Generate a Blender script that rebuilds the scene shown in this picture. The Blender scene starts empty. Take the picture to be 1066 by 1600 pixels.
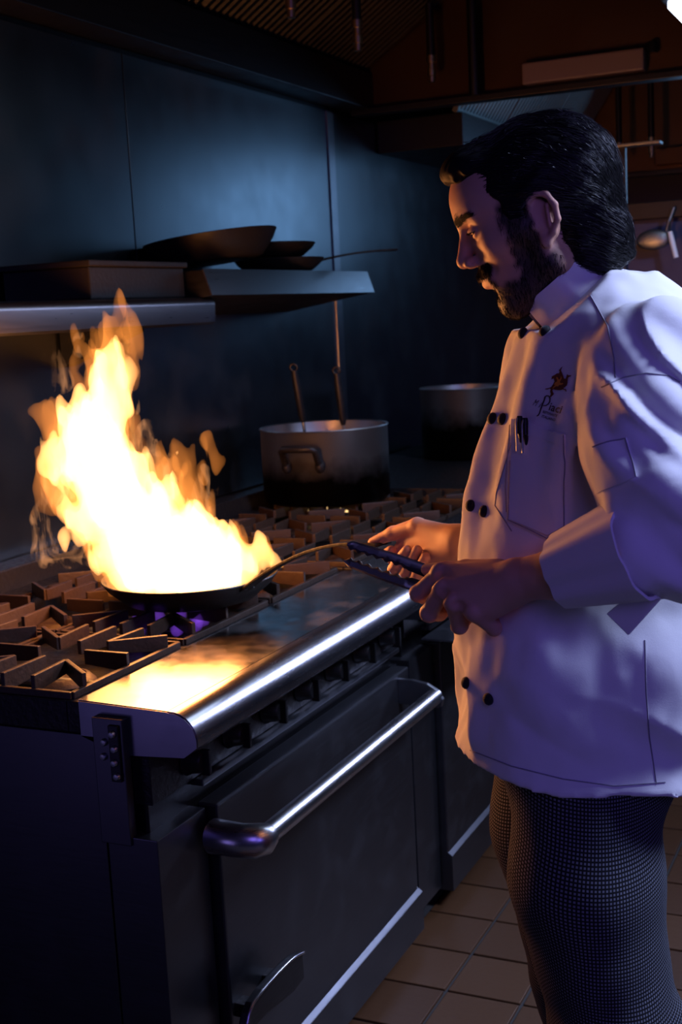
import bpy, bmesh, math, random
import numpy as np
from mathutils import Matrix, Vector
from mathutils.bvhtree import BVHTree

# ------------------------------------------------------------------ camera, world, lights, exposure
S = bpy.context.scene
COL = S.collection
random.seed(7)
RNG = np.random.default_rng(11)
PI = math.pi

cam_d = bpy.data.cameras.new('camera')
cam = bpy.data.objects.new('camera', cam_d)
COL.objects.link(cam)
cam_d.sensor_fit = 'AUTO'
cam_d.sensor_width = 36.0
cam_d.lens = 45.0
cam_d.clip_start = 0.05
cam.matrix_world = Matrix(((0.417, 0.161, -0.894, 0.0), (-0.907, 0.019, -0.420, 0.0), (-0.050, 0.987, 0.154, 1.5), (0, 0, 0, 1)))
_q = cam.matrix_world.to_quaternion().normalized()
cam.matrix_world = Matrix.Translation((0, 0, 1.5)) @ _q.to_matrix().to_4x4()
cam_d.dof.use_dof = True
cam_d.dof.focus_distance = 1.85
cam_d.dof.aperture_fstop = 8.0
S.camera = cam

S.view_settings.view_transform = 'Standard'
S.view_settings.look = 'None'
S.view_settings.exposure = 0.0
S.view_settings.gamma = 1.0
S.view_settings.use_curve_mapping = False
S.cycles.sample_clamp_indirect = 1.0
S.cycles.use_denoising = True

world = bpy.data.worlds.new('world')
S.world = world
world.use_nodes = True
bg = world.node_tree.nodes['Background']
bg.inputs[0].default_value = (0.30, 0.36, 1.0, 1)
bg.inputs[1].default_value = 0.010


def area_light(name, loc, target, size, power, color, size_y=None, spread=None):
    d = bpy.data.lights.new(name, 'AREA')
    d.energy = power
    d.color = color
    d.size = size
    if spread:
        d.spread = math.radians(spread)
    if size_y:
        d.shape = 'RECTANGLE'
        d.size_y = size_y
    o = bpy.data.objects.new(name, d)
    o.location = loc
    o.rotation_euler = (Vector(target) - Vector(loc)).to_track_quat('-Z', 'Y').to_euler()
    COL.objects.link(o)
    return o


def point_light(name, loc, power, color, radius):
    d = bpy.data.lights.new(name, 'POINT')
    d.energy = power
    d.color = color
    d.shadow_soft_size = radius
    o = bpy.data.objects.new(name, d)
    o.location = loc
    COL.objects.link(o)
    return o


# cold stage lights high on the right, a weak violet one at the left
area_light('cold_key_light', (2.15, -1.10, 2.75), (1.75, 0.45, 1.2), 0.5, 92, (0.50, 0.60, 1.0))
area_light('cold_side_light', (0.2, -2.0, 1.9), (1.7, 0.6, 1.1), 0.9, 8, (0.21, 0.16, 1.0))
area_light('violet_fill_light', (-0.3, -0.6, 2.2), (1.7, 0.6, 1.15), 0.9, 6, (0.27, 0.18, 1.0))
area_light('violet_side_light', (0.35, 1.75, 0.70), (1.7, 1.15, 0.85), 0.45, 0.65, (0.36, 0.27, 1.0))
area_light('cold_far_light', (5.0, -0.2, 2.15), (2.1, 0.95, 0.55), 0.6, 4.6, (0.52, 0.60, 1.0), spread=50)
area_light('cold_wall_light', (5.9, 0.8, 2.0), (3.8, 1.98, 1.8), 0.5, 2.8, (0.28, 0.55, 1.0))
# light given off by the flame in the skillet
point_light('flame_light_low', (2.14, 1.35, 1.10), 12, (1.0, 0.33, 0.085), 0.11)
point_light('flame_light_mid', (2.10, 1.40, 1.25), 14, (1.0, 0.33, 0.085), 0.09)
point_light('flame_light_high', (2.08, 1.43, 1.40), 8, (1.0, 0.31, 0.075), 0.06)

# ------------------------------------------------------------------ helpers
MATS = {}


def new_mat(name):
    m = bpy.data.materials.new(name)
    m.use_nodes = True
    MATS[name] = m
    return m, m.node_tree.nodes, m.node_tree.links, m.node_tree.nodes['Principled BSDF']


def metal(name, color, rough, var=0.25, scale=(3, 3, 60), metallic=1.0, bump=0.0, spots=0.0, spot_col=(0.02, 0.018, 0.015), spot_scale=14, spec=0.5):
    m, n, l, b = new_mat(name)
    tc = n.new('ShaderNodeTexCoord')
    mp = n.new('ShaderNodeMapping'); mp.inputs['Scale'].default_value = scale
    nz = n.new('ShaderNodeTexNoise'); nz.inputs['Scale'].default_value = 4; nz.inputs['Detail'].default_value = 5
    l.new(tc.outputs['Object'], mp.inputs[0]); l.new(mp.outputs[0], nz.inputs['Vector'])
    mr = n.new('ShaderNodeMapRange')
    mr.inputs[3].default_value = rough * (1 - var); mr.inputs[4].default_value = rough * (1 + var)
    l.new(nz.outputs[0], mr.inputs[0]); l.new(mr.outputs[0], b.inputs['Roughness'])
    b.inputs['Metallic'].default_value = metallic
    b.inputs['Specular IOR Level'].default_value = spec
    b.inputs['Base Color'].default_value = (*color, 1)
    if spots > 0:
        n2 = n.new('ShaderNodeTexNoise'); n2.inputs['Scale'].default_value = spot_scale; n2.inputs['Detail'].default_value = 8
        l.new(tc.outputs['Object'], n2.inputs['Vector'])
        r2 = n.new('ShaderNodeMapRange'); r2.inputs[1].default_value = 0.5; r2.inputs[2].default_value = 0.72
        r2.inputs[4].default_value = spots
        l.new(n2.outputs[0], r2.inputs[0])
        mx = n.new('ShaderNodeMix'); mx.data_type = 'RGBA'
        mx.inputs[6].default_value = (*color, 1); mx.inputs[7].default_value = (*spot_col, 1)
        l.new(r2.outputs[0], mx.inputs[0]); l.new(mx.outputs[2], b.inputs['Base Color'])
        sb = n.new('ShaderNodeMath'); sb.operation = 'SUBTRACT'; sb.inputs[0].default_value = metallic
        l.new(r2.outputs[0], sb.inputs[1]); l.new(sb.outputs[0], b.inputs['Metallic'])
    if bump > 0:
        bp = n.new('ShaderNodeBump'); bp.inputs['Strength'].default_value = bump; bp.inputs['Distance'].default_value = 0.002
        n3 = n.new('ShaderNodeTexNoise'); n3.inputs['Scale'].default_value = 90; n3.inputs['Detail'].default_value = 6
        l.new(tc.outputs['Object'], n3.inputs['Vector'])
        l.new(n3.outputs[0], bp.inputs['Height']); l.new(bp.outputs[0], b.inputs['Normal'])
    return m


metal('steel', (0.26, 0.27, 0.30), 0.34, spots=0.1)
metal('ledge_steel', (0.34, 0.32, 0.30), 0.22, 0.5, (9, 9, 9), spots=0.25, spot_scale=9)
metal('shelf_steel', (0.20, 0.205, 0.22), 0.30, 0.2)
metal('bull_steel', (0.46, 0.46, 0.50), 0.26, 0.2)
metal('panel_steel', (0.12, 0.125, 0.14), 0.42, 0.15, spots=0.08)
metal('wall_steel', (0.155, 0.185, 0.205), 0.30, 0.2, (2, 2, 2), spots=0.12, spot_scale=3)
metal('dark_steel', (0.04, 0.04, 0.045), 0.45, bump=0.1)
metal('lamp_paint', (0.15, 0.105, 0.10), 0.5, metallic=0.0)
metal('firelit_hood_steel', (0.088, 0.050, 0.032), 0.42, spots=0.3, spot_scale=4)  # orange-brown tint puts the fire's glow into the steel colour
metal('bright_steel', (0.60, 0.61, 0.64), 0.29)
metal('brass', (0.70, 0.55, 0.30), 0.3)
metal('cast_iron', (0.030, 0.017, 0.010), 0.5, 0.3, (20, 20, 20), 0.0, 0.6, spec=0.35)
metal('greasy_iron', (0.012, 0.011, 0.011), 0.40, 0.5, (20, 20, 20), 0.0, 0.8, spec=0.22)
metal('black_plastic', (0.008, 0.008, 0.009), 0.4, metallic=0.0, spec=0.25)
metal('carbon_steel', (0.012, 0.011, 0.010), 0.38, 0.3, (20, 20, 20), 0.0, 0.3, spec=0.25)
metal('grout', (0.035, 0.032, 0.03), 0.8, metallic=0.0)
metal('dark_wall', (0.022, 0.026, 0.075), 0.5, metallic=0.0)
metal('pale_plastic', (0.75, 0.78, 0.82), 0.4, metallic=0.0)
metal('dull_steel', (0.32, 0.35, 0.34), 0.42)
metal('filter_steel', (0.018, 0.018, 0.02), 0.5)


def tile_mat(name, c1, c2):
    m, n, l, b = new_mat(name)
    oi = n.new('ShaderNodeObjectInfo')
    tc = n.new('ShaderNodeTexCoord')
    nz = n.new('ShaderNodeTexNoise'); nz.inputs['Scale'].default_value = 60; nz.inputs['Detail'].default_value = 8
    l.new(tc.outputs['Object'], nz.inputs['Vector'])
    ad = n.new('ShaderNodeMath'); ad.operation = 'MULTIPLY_ADD'; ad.inputs[1].default_value = 0.6; ad.inputs[2].default_value = -0.2
    l.new(nz.outputs[0], ad.inputs[0])
    a2 = n.new('ShaderNodeMath'); a2.operation = 'ADD'; a2.use_clamp = True
    l.new(ad.outputs[0], a2.inputs[0]); l.new(oi.outputs['Random'], a2.inputs[1])
    mx = n.new('ShaderNodeMix'); mx.data_type = 'RGBA'
    mx.inputs[6].default_value = (*c1, 1); mx.inputs[7].default_value = (*c2, 1)
    l.new(a2.outputs[0], mx.inputs[0]); l.new(mx.outputs[2], b.inputs['Base Color'])
    b.inputs['Roughness'].default_value = 0.5
    bp = n.new('ShaderNodeBump'); bp.inputs['Strength'].default_value = 0.25; bp.inputs['Distance'].default_value = 0.002
    l.new(nz.outputs[0], bp.inputs['Height']); l.new(bp.outputs[0], b.inputs['Normal'])
    return m


tile_mat('quarry_tile', (0.060, 0.024, 0.008), (0.086, 0.036, 0.012))


def soot_pot(name, z_soot):
    """bare stainless pot with burnt-on soot creeping up from its base"""
    m, n, l, b = new_mat(name)
    tc = n.new('ShaderNodeTexCoord')
    sp = n.new('ShaderNodeSeparateXYZ'); l.new(tc.outputs['Object'], sp.inputs[0])
    nz = n.new('ShaderNodeTexNoise'); nz.inputs['Scale'].default_value = 22; nz.inputs['Detail'].default_value = 6
    l.new(tc.outputs['Object'], nz.inputs['Vector'])
    ma = n.new('ShaderNodeMath'); ma.operation = 'MULTIPLY_ADD'; ma.inputs[1].default_value = 0.07
    l.new(nz.outputs[0], ma.inputs[0]); l.new(sp.outputs[2], ma.inputs[2])
    mr = n.new('ShaderNodeMapRange'); mr.inputs[1].default_value = z_soot; mr.inputs[2].default_value = z_soot + 0.075
    l.new(ma.outputs[0], mr.inputs[0])
    mx = n.new('ShaderNodeMix'); mx.data_type = 'RGBA'
    mx.inputs[6].default_value = (0.012, 0.010, 0.009, 1); mx.inputs[7].default_value = (0.40, 0.40, 0.40, 1)
    l.new(mr.outputs[0], mx.inputs[0]); l.new(mx.outputs[2], b.inputs['Base Color'])
    b.inputs['Metallic'].default_value = 1.0
    b.inputs['Roughness'].default_value = 0.4
    return m


soot_pot('sooty_pot', 0.105)
soot_pot('sooty_pot_high', 0.15)


def mworld(p):
    """world matrix of a thing or part built so far (depsgraph-free)"""
    m = Matrix.LocRotScale(p.location, p.rotation_euler, None)
    return mworld(p.parent) @ m if p.parent else m


def tag(o, label=None, cat=None, group=None, kind=None):
    if label: o['label'] = label
    if cat: o['category'] = cat
    if group: o['group'] = group
    if kind: o['kind'] = kind
    return o


def empty(name, loc=(0, 0, 0), rz=0, label=None, cat=None, group=None, kind=None):
    o = bpy.data.objects.new(name, None)
    o.location = loc
    o.rotation_euler = (0, 0, rz)
    o.empty_display_size = 0.05
    COL.objects.link(o)
    return tag(o, label, cat, group, kind)


class MB:
    """collects faces; build() links them as one mesh object. Coordinates are local to the parent."""

    def __init__(self):
        self.v = []
        self.f = []

    def add(self, vs, fs):
        o = len(self.v)
        self.v += [tuple(map(float, p)) for p in vs]
        self.f += [tuple(i + o for i in f) for f in fs]
        return self

    def box(self, x0, x1, y0, y1, z0, z1):
        v = [(x, y, z) for x in (x0, x1) for y in (y0, y1) for z in (z0, z1)]
        return self.add(v, [(0, 1, 3, 2), (4, 6, 7, 5), (0, 4, 5, 1), (2, 3, 7, 6), (0, 2, 6, 4), (1, 5, 7, 3)])

    def prism_x(self, prof, x0, x1):
        """profile of (y, z) points swept along x"""
        n = len(prof)
        v = [(x0, y, z) for y, z in prof] + [(x1, y, z) for y, z in prof]
        f = [(i, (i + 1) % n, n + (i + 1) % n, n + i) for i in range(n)]
        f += [tuple(range(n))[::-1], tuple(range(n, 2 * n))]
        return self.add(v, f)

    def prism(self, poly, d):
        """planar polygon of 3-D points swept by vector d"""
        n = len(poly)
        v = [tuple(p) for p in poly] + [tuple(Vector(p) + Vector(d)) for p in poly]
        f = [(i, (i + 1) % n, n + (i + 1) % n, n + i) for i in range(n)]
        f += [tuple(range(n))[::-1], tuple(range(n, 2 * n))]
        return self.add(v, f)

    def tube(self, pts, r, seg=12, closed=False):
        pts = [Vector(p) for p in pts]
        n = len(pts)
        rs = r if isinstance(r, (list, tuple)) else [r] * n
        up = None
        rings = []
        for i in range(n):
            a = pts[(i - 1) % n] if closed or i > 0 else pts[i]
            b = pts[(i + 1) % n] if closed or i < n - 1 else pts[i]
            t = (b - a).normalized()
            if up is None:
                up = t.orthogonal().normalized()
            up = (up - t * up.dot(t)).normalized()
            w = t.cross(up)
            rings.append([pts[i] + (up * math.cos(2 * PI * k / seg) + w * math.sin(2 * PI * k / seg)) * rs[i] for k in range(seg)])
        v = [p for ring in rings for p in ring]
        f = []
        for i in range(n if closed else n - 1):
            j = (i + 1) % n
            for k in range(seg):
                k2 = (k + 1) % seg
                f.append((i * seg + k, i * seg + k2, j * seg + k2, j * seg + k))
        if not closed:
            f += [tuple(range(seg))[::-1], tuple(range((n - 1) * seg, n * seg))]
        return self.add(v, f)

    def lathe(self, prof, c=(0, 0, 0), seg=32, cap=True):
        """profile of (r, z) points turned about z through c"""
        n = len(prof)
        v = []
        for k in range(seg):
            a = 2 * PI * k / seg
            v += [(c[0] + r * math.cos(a), c[1] + r * math.sin(a), c[2] + z) for r, z in prof]
        f = []
        for k in range(seg):
            k2 = (k + 1) % seg
            for i in range(n - 1):
                f.append((k * n + i, k2 * n + i, k2 * n + i + 1, k * n + i + 1))
        if cap:
            f.append(tuple(k * n for k in range(seg))[::-1])
            f.append(tuple(k * n + n - 1 for k in range(seg)))
        return self.add(v, f)

    def ball(self, c, r, seg=12, sz=None):
        rx, ry, rz = r if isinstance(r, (tuple, list)) else (r, r, r)
        m = seg // 2
        v = [(c[0], c[1], c[2] + rz)]
        for i in range(1, m):
            for k in range(seg):
                t, a = PI * i / m, 2 * PI * k / seg
                v.append((c[0] + rx * math.sin(t) * math.cos(a), c[1] + ry * math.sin(t) * math.sin(a), c[2] + rz * math.cos(t)))
        v.append((c[0], c[1], c[2] - rz))
        f = [(0, 1 + k, 1 + (k + 1) % seg) for k in range(seg)]
        for i in range(m - 2):
            for k in range(seg):
                a, b = 1 + i * seg + k, 1 + i * seg + (k + 1) % seg
                f.append((a, a + seg, b + seg, b))
        e = len(v) - 1
        f += [(e, 1 + (m - 2) * seg + (k + 1) % seg, 1 + (m - 2) * seg + k) for k in range(seg)]
        return self.add(v, f)

    def build(self, name, mat, parent=None, smooth=False, bevel=0, world=False, kind=None):
        vs = self.v
        if world and parent:
            mi = mworld(parent).inverted()
            vs = [tuple(mi @ Vector(p)) for p in vs]
        me = bpy.data.meshes.new(name)
        me.from_pydata(vs, [], self.f)
        bm = bmesh.new(); bm.from_mesh(me)
        bmesh.ops.recalc_face_normals(bm, faces=bm.faces)
        if bevel:
            es = [e for e in bm.edges if len(e.link_faces) == 2 and e.calc_face_angle() > 0.6]
            bmesh.ops.bevel(bm, geom=es, offset=bevel, segments=2, profile=0.6, affect='EDGES', clamp_overlap=True)
        bm.to_mesh(me); bm.free()
        if smooth:
            me.polygons.foreach_set('use_smooth', [True] * len(me.polygons))
            try:
                me.set_sharp_from_angle(angle=math.radians(smooth if smooth > 1 else 50))
            except Exception:
                pass
        me.materials.append(MATS[mat])
        o = bpy.data.objects.new(name, me)
        COL.objects.link(o)
        if parent: o.parent = parent
        if kind: o['kind'] = kind
        return o


def part(name, mat, parent, *boxes, bevel=0.0015):
    """one or more world-space boxes as one part"""
    mb = MB()
    for b in boxes: mb.box(*b)
    return mb.build(name, mat, parent, bevel=bevel, world=True)


def copy_tree(o, parent=None):
    c = o.copy(); COL.objects.link(c); c.parent = parent
    for ch in list(o.children): copy_tree(ch, c)
    return c


def arc(cy, cz, r, a0, a1, n=8):
    return [(cy + r * math.cos(math.radians(a0 + (a1 - a0) * i / n)), cz + r * math.sin(math.radians(a0 + (a1 - a0) * i / n))) for i in range(n + 1)]


# ------------------------------------------------------------------ setting
floor = MB().box(-3.0, 7.6, -3.0, 2.1, -0.06, -0.006).build('floor', 'grout', kind='structure')
T = 0.1735
tile_me = None
for i in range(-8, 11):
    for j in range(-4, 3):
        x, y = 2.474 + i * T, 0.790 + j * T
        if y + T > 1.24: continue
        if tile_me is None:
            tl = MB().box(0.004, T - 0.004, 0.004, T - 0.004, -0.02, 0.0).build('tile', 'quarry_tile', floor, bevel=0.002)
            tile_me = tl.data
        else:
            tl = bpy.data.objects.new('tile', tile_me); COL.objects.link(tl); tl.parent = floor
        tl.location = (x, y, random.uniform(-0.0008, 0.0008))

wall = MB().box(-1.0, 7.6, 1.99, 2.10, 0, 3.4).build('wall_back', 'dark_steel', kind='structure')
for x0, x1 in ((-0.9, 1.55), (1.555, 2.995), (3.0, 4.28), (4.30, 7.0)):
    part('panel', 'wall_steel', wall, (x0, x1, 1.982, 1.99, 0.4, 2.21))
part('seam_strip', 'steel', wall, (4.262, 4.318, 1.976, 1.984, 0.4, 2.21), bevel=0.003)
wall_end = MB().box(7.5, 7.6, -3.0, 2.1, 0, 3.4).build('wall_right', 'dark_wall', kind='structure')


# ------------------------------------------------------------------ ranges
def bull_prof(yb, zt, yf, drop):
    p = [(yb, zt), (yf + 0.055, zt - 0.005)]
    p += arc(yf + 0.050, zt - 0.051, 0.046, 85, 190, 8)
    p += [(yf + 0.030, zt - drop), (yf + 0.10, zt - drop - 0.002), (yf + 0.10, zt - drop + 0.006), (yb, zt - drop + 0.006)]
    return p


def knob(parent, x, z, y0):
    k = MB()
    sub = MB().lathe([(0.024, 0), (0.026, 0.004), (0.022, 0.012), (0.0185, 0.030), (0.016, 0.034)], seg=20)
    k.add([(p[0] + x, y0 - p[2], p[1] + z) for p in sub.v], sub.f)
    o = k.build('knob', 'black_plastic', parent, smooth=40, world=True)
    MB().box(x - 0.004, x + 0.004, y0 - 0.046, y0 - 0.030, z - 0.022, z + 0.022).build('grip', 'black_plastic', o, bevel=0.0015, world=True)
    return o


def make_range(x0, x1, label, zt, yf, first):
    r = empty('gas_range', (x0, 1.10, 0), 0, label, 'range')
    # body
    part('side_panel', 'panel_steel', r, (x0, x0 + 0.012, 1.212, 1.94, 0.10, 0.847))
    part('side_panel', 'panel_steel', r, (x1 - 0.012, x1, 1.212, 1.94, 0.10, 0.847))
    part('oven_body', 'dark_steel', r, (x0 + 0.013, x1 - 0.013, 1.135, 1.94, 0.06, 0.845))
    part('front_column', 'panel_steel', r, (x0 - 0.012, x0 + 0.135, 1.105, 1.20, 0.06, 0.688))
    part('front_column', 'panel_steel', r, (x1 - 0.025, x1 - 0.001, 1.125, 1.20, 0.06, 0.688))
    part('control_panel', 'greasy_iron', r, (x0 + 0.012, x1 - 0.012, 1.125, 1.16, 0.735, 0.83))
    part('trim_bar', 'steel', r, (x0 + 0.14, x1 - 0.02, 1.108, 1.135, 0.722, 0.734), bevel=0.003)
    n = 7 if first else 5
    for i in range(n):
        knob(r, x0 + 0.12 + (x1 - x0 - 0.2) * i / (n - 1), 0.775, 1.125)
    # cooktop with its drip well
    part('cooktop_frame', 'greasy_iron', r, (x0, x1, 1.245, 1.27, 0.848, 0.902), (x0, x1, 1.845, 1.90, 0.848, 0.915),
         (x0, x0 + 0.016, 1.27, 1.845, 0.848, 0.902), (x1 - 0.016, x1, 1.27, 1.845, 0.848, 0.902), bevel=0.003)
    part('drip_tray', 'greasy_iron', r, (x0 + 0.016, x1 - 0.016, 1.27, 1.845, 0.846, 0.858))
    part('back_riser', 'greasy_iron', r, (x0, x1, 1.90, 1.975, 0.60, 0.965), bevel=0.004)
    nb = 3
    for i in range(nb):
        for j in range(2):
            cx, cy = x0 + (i + 0.5) * (x1 - x0) / nb, 1.405 + 0.295 * j
            b = MB().lathe([(0.020, 0.0), (0.055, 0.004), (0.058, 0.016), (0.046, 0.028), (0.040, 0.029), (0.030, 0.020), (0.012, 0.018)], (cx, cy, 0.858), 28)
            o = b.build('burner_head', 'cast_iron', r, smooth=45, world=True)
            MB().tube([(cx, cy - 0.05, 0.868), (cx, 1.275, 0.868)], 0.012, 10).build('gas_tube', 'dull_steel', o, smooth=True, world=True)
    # ledge with its rounded front edge
    MB().prism_x([(1.247, zt), (yf + 0.056, zt - 0.0048), (yf + 0.056, zt - 0.010), (1.247, zt - 0.006)], x0 + 0.003, x1 - 0.003).build('ledge', 'ledge_steel', r, world=True)
    bp_ = bull_prof(1.247, zt, yf, 0.078)[1:-1]
    MB().prism_x(bp_ + [(yf + 0.055, zt - 0.012)], x0 + 0.003, x1 - 0.003).build('rounded_edge', 'bull_steel', r, smooth=30, world=True)
    poly = [(1.245, zt - 0.002), (yf + 0.055, zt - 0.006)] + arc(yf + 0.050, zt - 0.052, 0.045, 85, 190, 8) + [(yf + 0.030, zt - 0.078), (1.17, zt - 0.085), (1.245, zt - 0.06)]
    for x in (x0, x1 - 0.003):
        o = MB().prism_x(poly, x, x + 0.003).build('end_cap', 'steel', r, world=True)
    # door, handle and kick drawer
    dz0, dz1, dy = 0.150, 0.692, 1.085
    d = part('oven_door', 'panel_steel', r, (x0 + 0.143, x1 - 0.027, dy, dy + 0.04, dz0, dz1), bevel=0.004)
    o = MB().prism([(x0 + 0.143, 1.075, 0.143), (x0 + 0.143, 1.09, 0.155), (x0 + 0.143, 1.13, 0.155), (x0 + 0.143, 1.13, 0.05), (x0 + 0.143, 1.075, 0.05)], (x1 - x0 - 0.165, 0, 0)).build('kick_drawer', 'panel_steel', r, world=True, bevel=0.0015)
    for lx in (x0 + 0.05, x1 - 0.05):
        for ly in (1.22, 1.85):
            MB().lathe([(0.022, 0), (0.022, 0.012), (0.016, 0.014), (0.018, 0.065)], (lx, ly, 0), 16).build('leg', 'dull_steel', r, smooth=40, world=True)
    return r, d


range_a, door_a = make_range(1.62, 2.66, 'steel gas range in front, with the flaming skillet on it', 0.905, 1.022, True)
# long tube handle of the near oven door with a bulky cast end bracket and a flat curved one
hx0, hx1, hy, hz = 1.752, 2.565, 1.000, 0.645
h = MB().tube([(hx0, hy, hz), (hx1 + 0.01, hy, hz)], 0.0185, 24).build('handle', 'bright_steel', door_a, smooth=True, world=True)
mb = MB()
prof = []
pts = [(hx0 - 0.006, 1.085, hz - 0.002), (hx0 - 0.010, 1.06, hz), (hx0 - 0.012, 1.03, hz), (hx0 - 0.006, 1.008, hz), (hx0 + 0.006, 0.998, hz), (hx0 + 0.020, 0.999, hz)]
mb.tube(pts, [0.030, 0.029, 0.029, 0.029, 0.0275, 0.0225], 20)
mb.build('handle_bracket', 'bright_steel', door_a, smooth=60, world=True)
poly = [(hx1, 1.085, hz + 0.036), (hx1, 1.05, hz + 0.036), (hx1, 1.015, hz + 0.030), (hx1, 0.990, hz + 0.016), (hx1, 0.978, hz - 0.004), (hx1, 0.982, hz - 0.020),
        (hx1, 0.992, hz - 0.024), (hx1, 1.01, hz - 0.022), (hx1, 1.085, hz - 0.022)]
MB().prism(poly, (0.012, 0, 0)).build('handle_bracket', 'steel', door_a, world=True, bevel=0.002)
# front left post with the bolted bracket that carries the ledge
post = part('post', 'panel_steel', range_a, (1.603, 1.621, 1.152, 1.209, 0.675, 0.885))
br = part('bracket', 'dark_steel', range_a, (1.598, 1.604, 1.157, 1.176, 0.783, 0.876))
for y, z in ((1.167, 0.862), (1.165, 0.838), (1.167, 0.815), (1.164, 0.793), (1.187, 0.846), (1.190, 0.822)):
    b = MB().lathe([(0.0062, 0), (0.0062, 0.003), (0.0045, 0.006), (0.001, 0.0065)], seg=12)
    m2 = MB().add([(1.598 - p[2] if y < 1.18 else 1.603 - p[2], y + p[0], z + p[1]) for p in b.v], b.f)
    m2.build('bolt', 'dull_steel', br, smooth=40, world=True)
# pedal that opens the kick drawer
rim = [(1.931, 0.352), (1.900, 0.360), (1.876, 0.363), (1.827, 0.364), (1.774, 0.362), (1.739, 0.357), (1.722, 0.346), (1.712, 0.330)]
low = [(1.722, 0.292), (1.749, 0.305), (1.795, 0.306), (1.855, 0.297), (1.898, 0.292), (1.940, 0.296)]
pd = MB().prism([(x, 1.028 + (0.004 if z < 0.31 else 0), z) for x, z in rim + low], (0, 0.014, 0)).build('pedal', 'black_plastic', range_a, world=True, bevel=0.003)
MB().tube([(x, 1.026, z) for x, z in rim], 0.0028, 8).build('pedal_highlight', 'bull_steel', pd, smooth=True, world=True)  # bright steel tube stands in for the highlight along the pedal's edge
for b_ in ((1.775, 1.805, 1.04, 1.09, 0.300, 0.325), (1.875, 1.905, 1.04, 1.09, 0.300, 0.325)):
    MB().box(*b_).build('pedal_arm', 'greasy_iron', pd, world=True, bevel=0.002)

range_b, door_b = make_range(2.70, 3.74, 'second gas range further along the wall, behind the cook', 0.865, 1.022, False)
lip = [(1.085, 0.735), (1.00, 0.735)] + arc(1.0, 0.715, 0.020, 90, 180, 5) + [(0.980, 0.66), (0.984, 0.66), (0.984, 0.712)] + arc(1.0, 0.715, 0.016, 180, 90, 5) + [(1.085, 0.731)]
MB().prism_x(lip, 2.72, 3.66).build('door_lip', 'steel', door_b, smooth=30, world=True)
# two upright rows of small bright beads below the second range's lip
ch = MB()
for k in range(13):
    ch.ball((2.748, 0.972, 0.655 - 0.0075 * k), 0.0026, 8)
for k in range(11):
    ch.ball((2.775, 0.968, 0.640 - 0.0085 * k), 0.0026, 8)
tag(ch.build('bead_rows', 'bright_steel', smooth=True), 'two upright rows of small bright beads below the lip of the second range', 'chain')
bpy.data.objects['bead_rows'].location = (0, 0, 0)


# ------------------------------------------------------------------ burner grates
def fin(p0, p1, z0, z1, w, mb, zc=None):
    """upright cast fin from p0 to p1; its top dips towards the burner at p1"""
    a, b = Vector((*p0, 0)), Vector((*p1, 0))
    t = (b - a).normalized(); s = Vector((-t.y, t.x, 0)) * w
    zb = z0 if zc is None else zc
    v = []
    for p, zl in ((a, z0), (b, zb)):
        for q in (-1, 1):
            for z in (zl, z1):
                v.append(tuple(p + s * q + Vector((0, 0, z))))
    mb.add(v, [(0, 1, 3, 2), (4, 6, 7, 5), (0, 4, 5, 1), (2, 3, 7, 6), (0, 2, 6, 4), (1, 5, 7, 3)])


GW, GD = 0.335, 0.288


def make_grate(label):
    g = empty('burner_grate', (0, 0, 0), 0, label, 'grate', 'cast iron burner grates')
    w, d = GW / 2 - 0.004, GD / 2 - 0.004
    fr = MB()
    for y in (-d, d): fin((-w, y), (w, y), -0.034, -0.022, 0.0045, fr)
    for x in (-w, w): fin((x, -d), (x, d), -0.034, -0.022, 0.0045, fr)
    fr.build('frame', 'cast_iron', g, bevel=0.0015)
    for sx, sy in ((1, 0), (-1, 0), (0, 1), (0, -1)):
        m = MB(); a = (sx * w, sy * d); b = (sx * 0.050, sy * 0.050)
        fin(a, b, -0.034, 0.0, 0.0042, m, -0.026)
        m.build('fin', 'cast_iron', g, bevel=0.0015)
    for sx, sy in ((1, 1), (-1, 1), (1, -1), (-1, -1)):
        m = MB()
        tip = (sx * 0.062, sy * 0.055)
        fin((sx * w, sy * d * 0.45), tip, -0.030, 0.0, 0.004, m, -0.024)
        fin((sx * w * 0.78, sy * d), tip, -0.030, 0.0, 0.004, m, -0.024)
        m.build('corner_fin', 'cast_iron', g, bevel=0.0015)
    return g


WH = ['nearest the camera at the front corner of the first range', 'under the flaming skillet', 'right of the flaming skillet along the ledge',
      'at the left end of the back row, against the wall', 'behind the flaming skillet in the back row', 'in the back row beyond the flames',
      'front corner of the second range past the first', 'in the front middle of the second range, behind the hands', 'front far end of the second range behind the cook',
      'at the back of the second range beside the big pot', 'under the big sooty pot', 'under the small pot behind the cook']
proto = None
for ri, x0 in enumerate((1.62, 2.70)):
    for j in range(2):
        for i in range(3):
            lab = 'cast iron burner grate ' + WH[ri * 6 + j * 3 + i]
            if proto is None:
                g = proto = make_grate(lab)
            else:
                g = copy_tree(proto); g['label'] = lab
            g.location = (x0 + (i + 0.5) * 1.04 / 3, 1.404 + 0.296 * j, 0.936)


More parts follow.
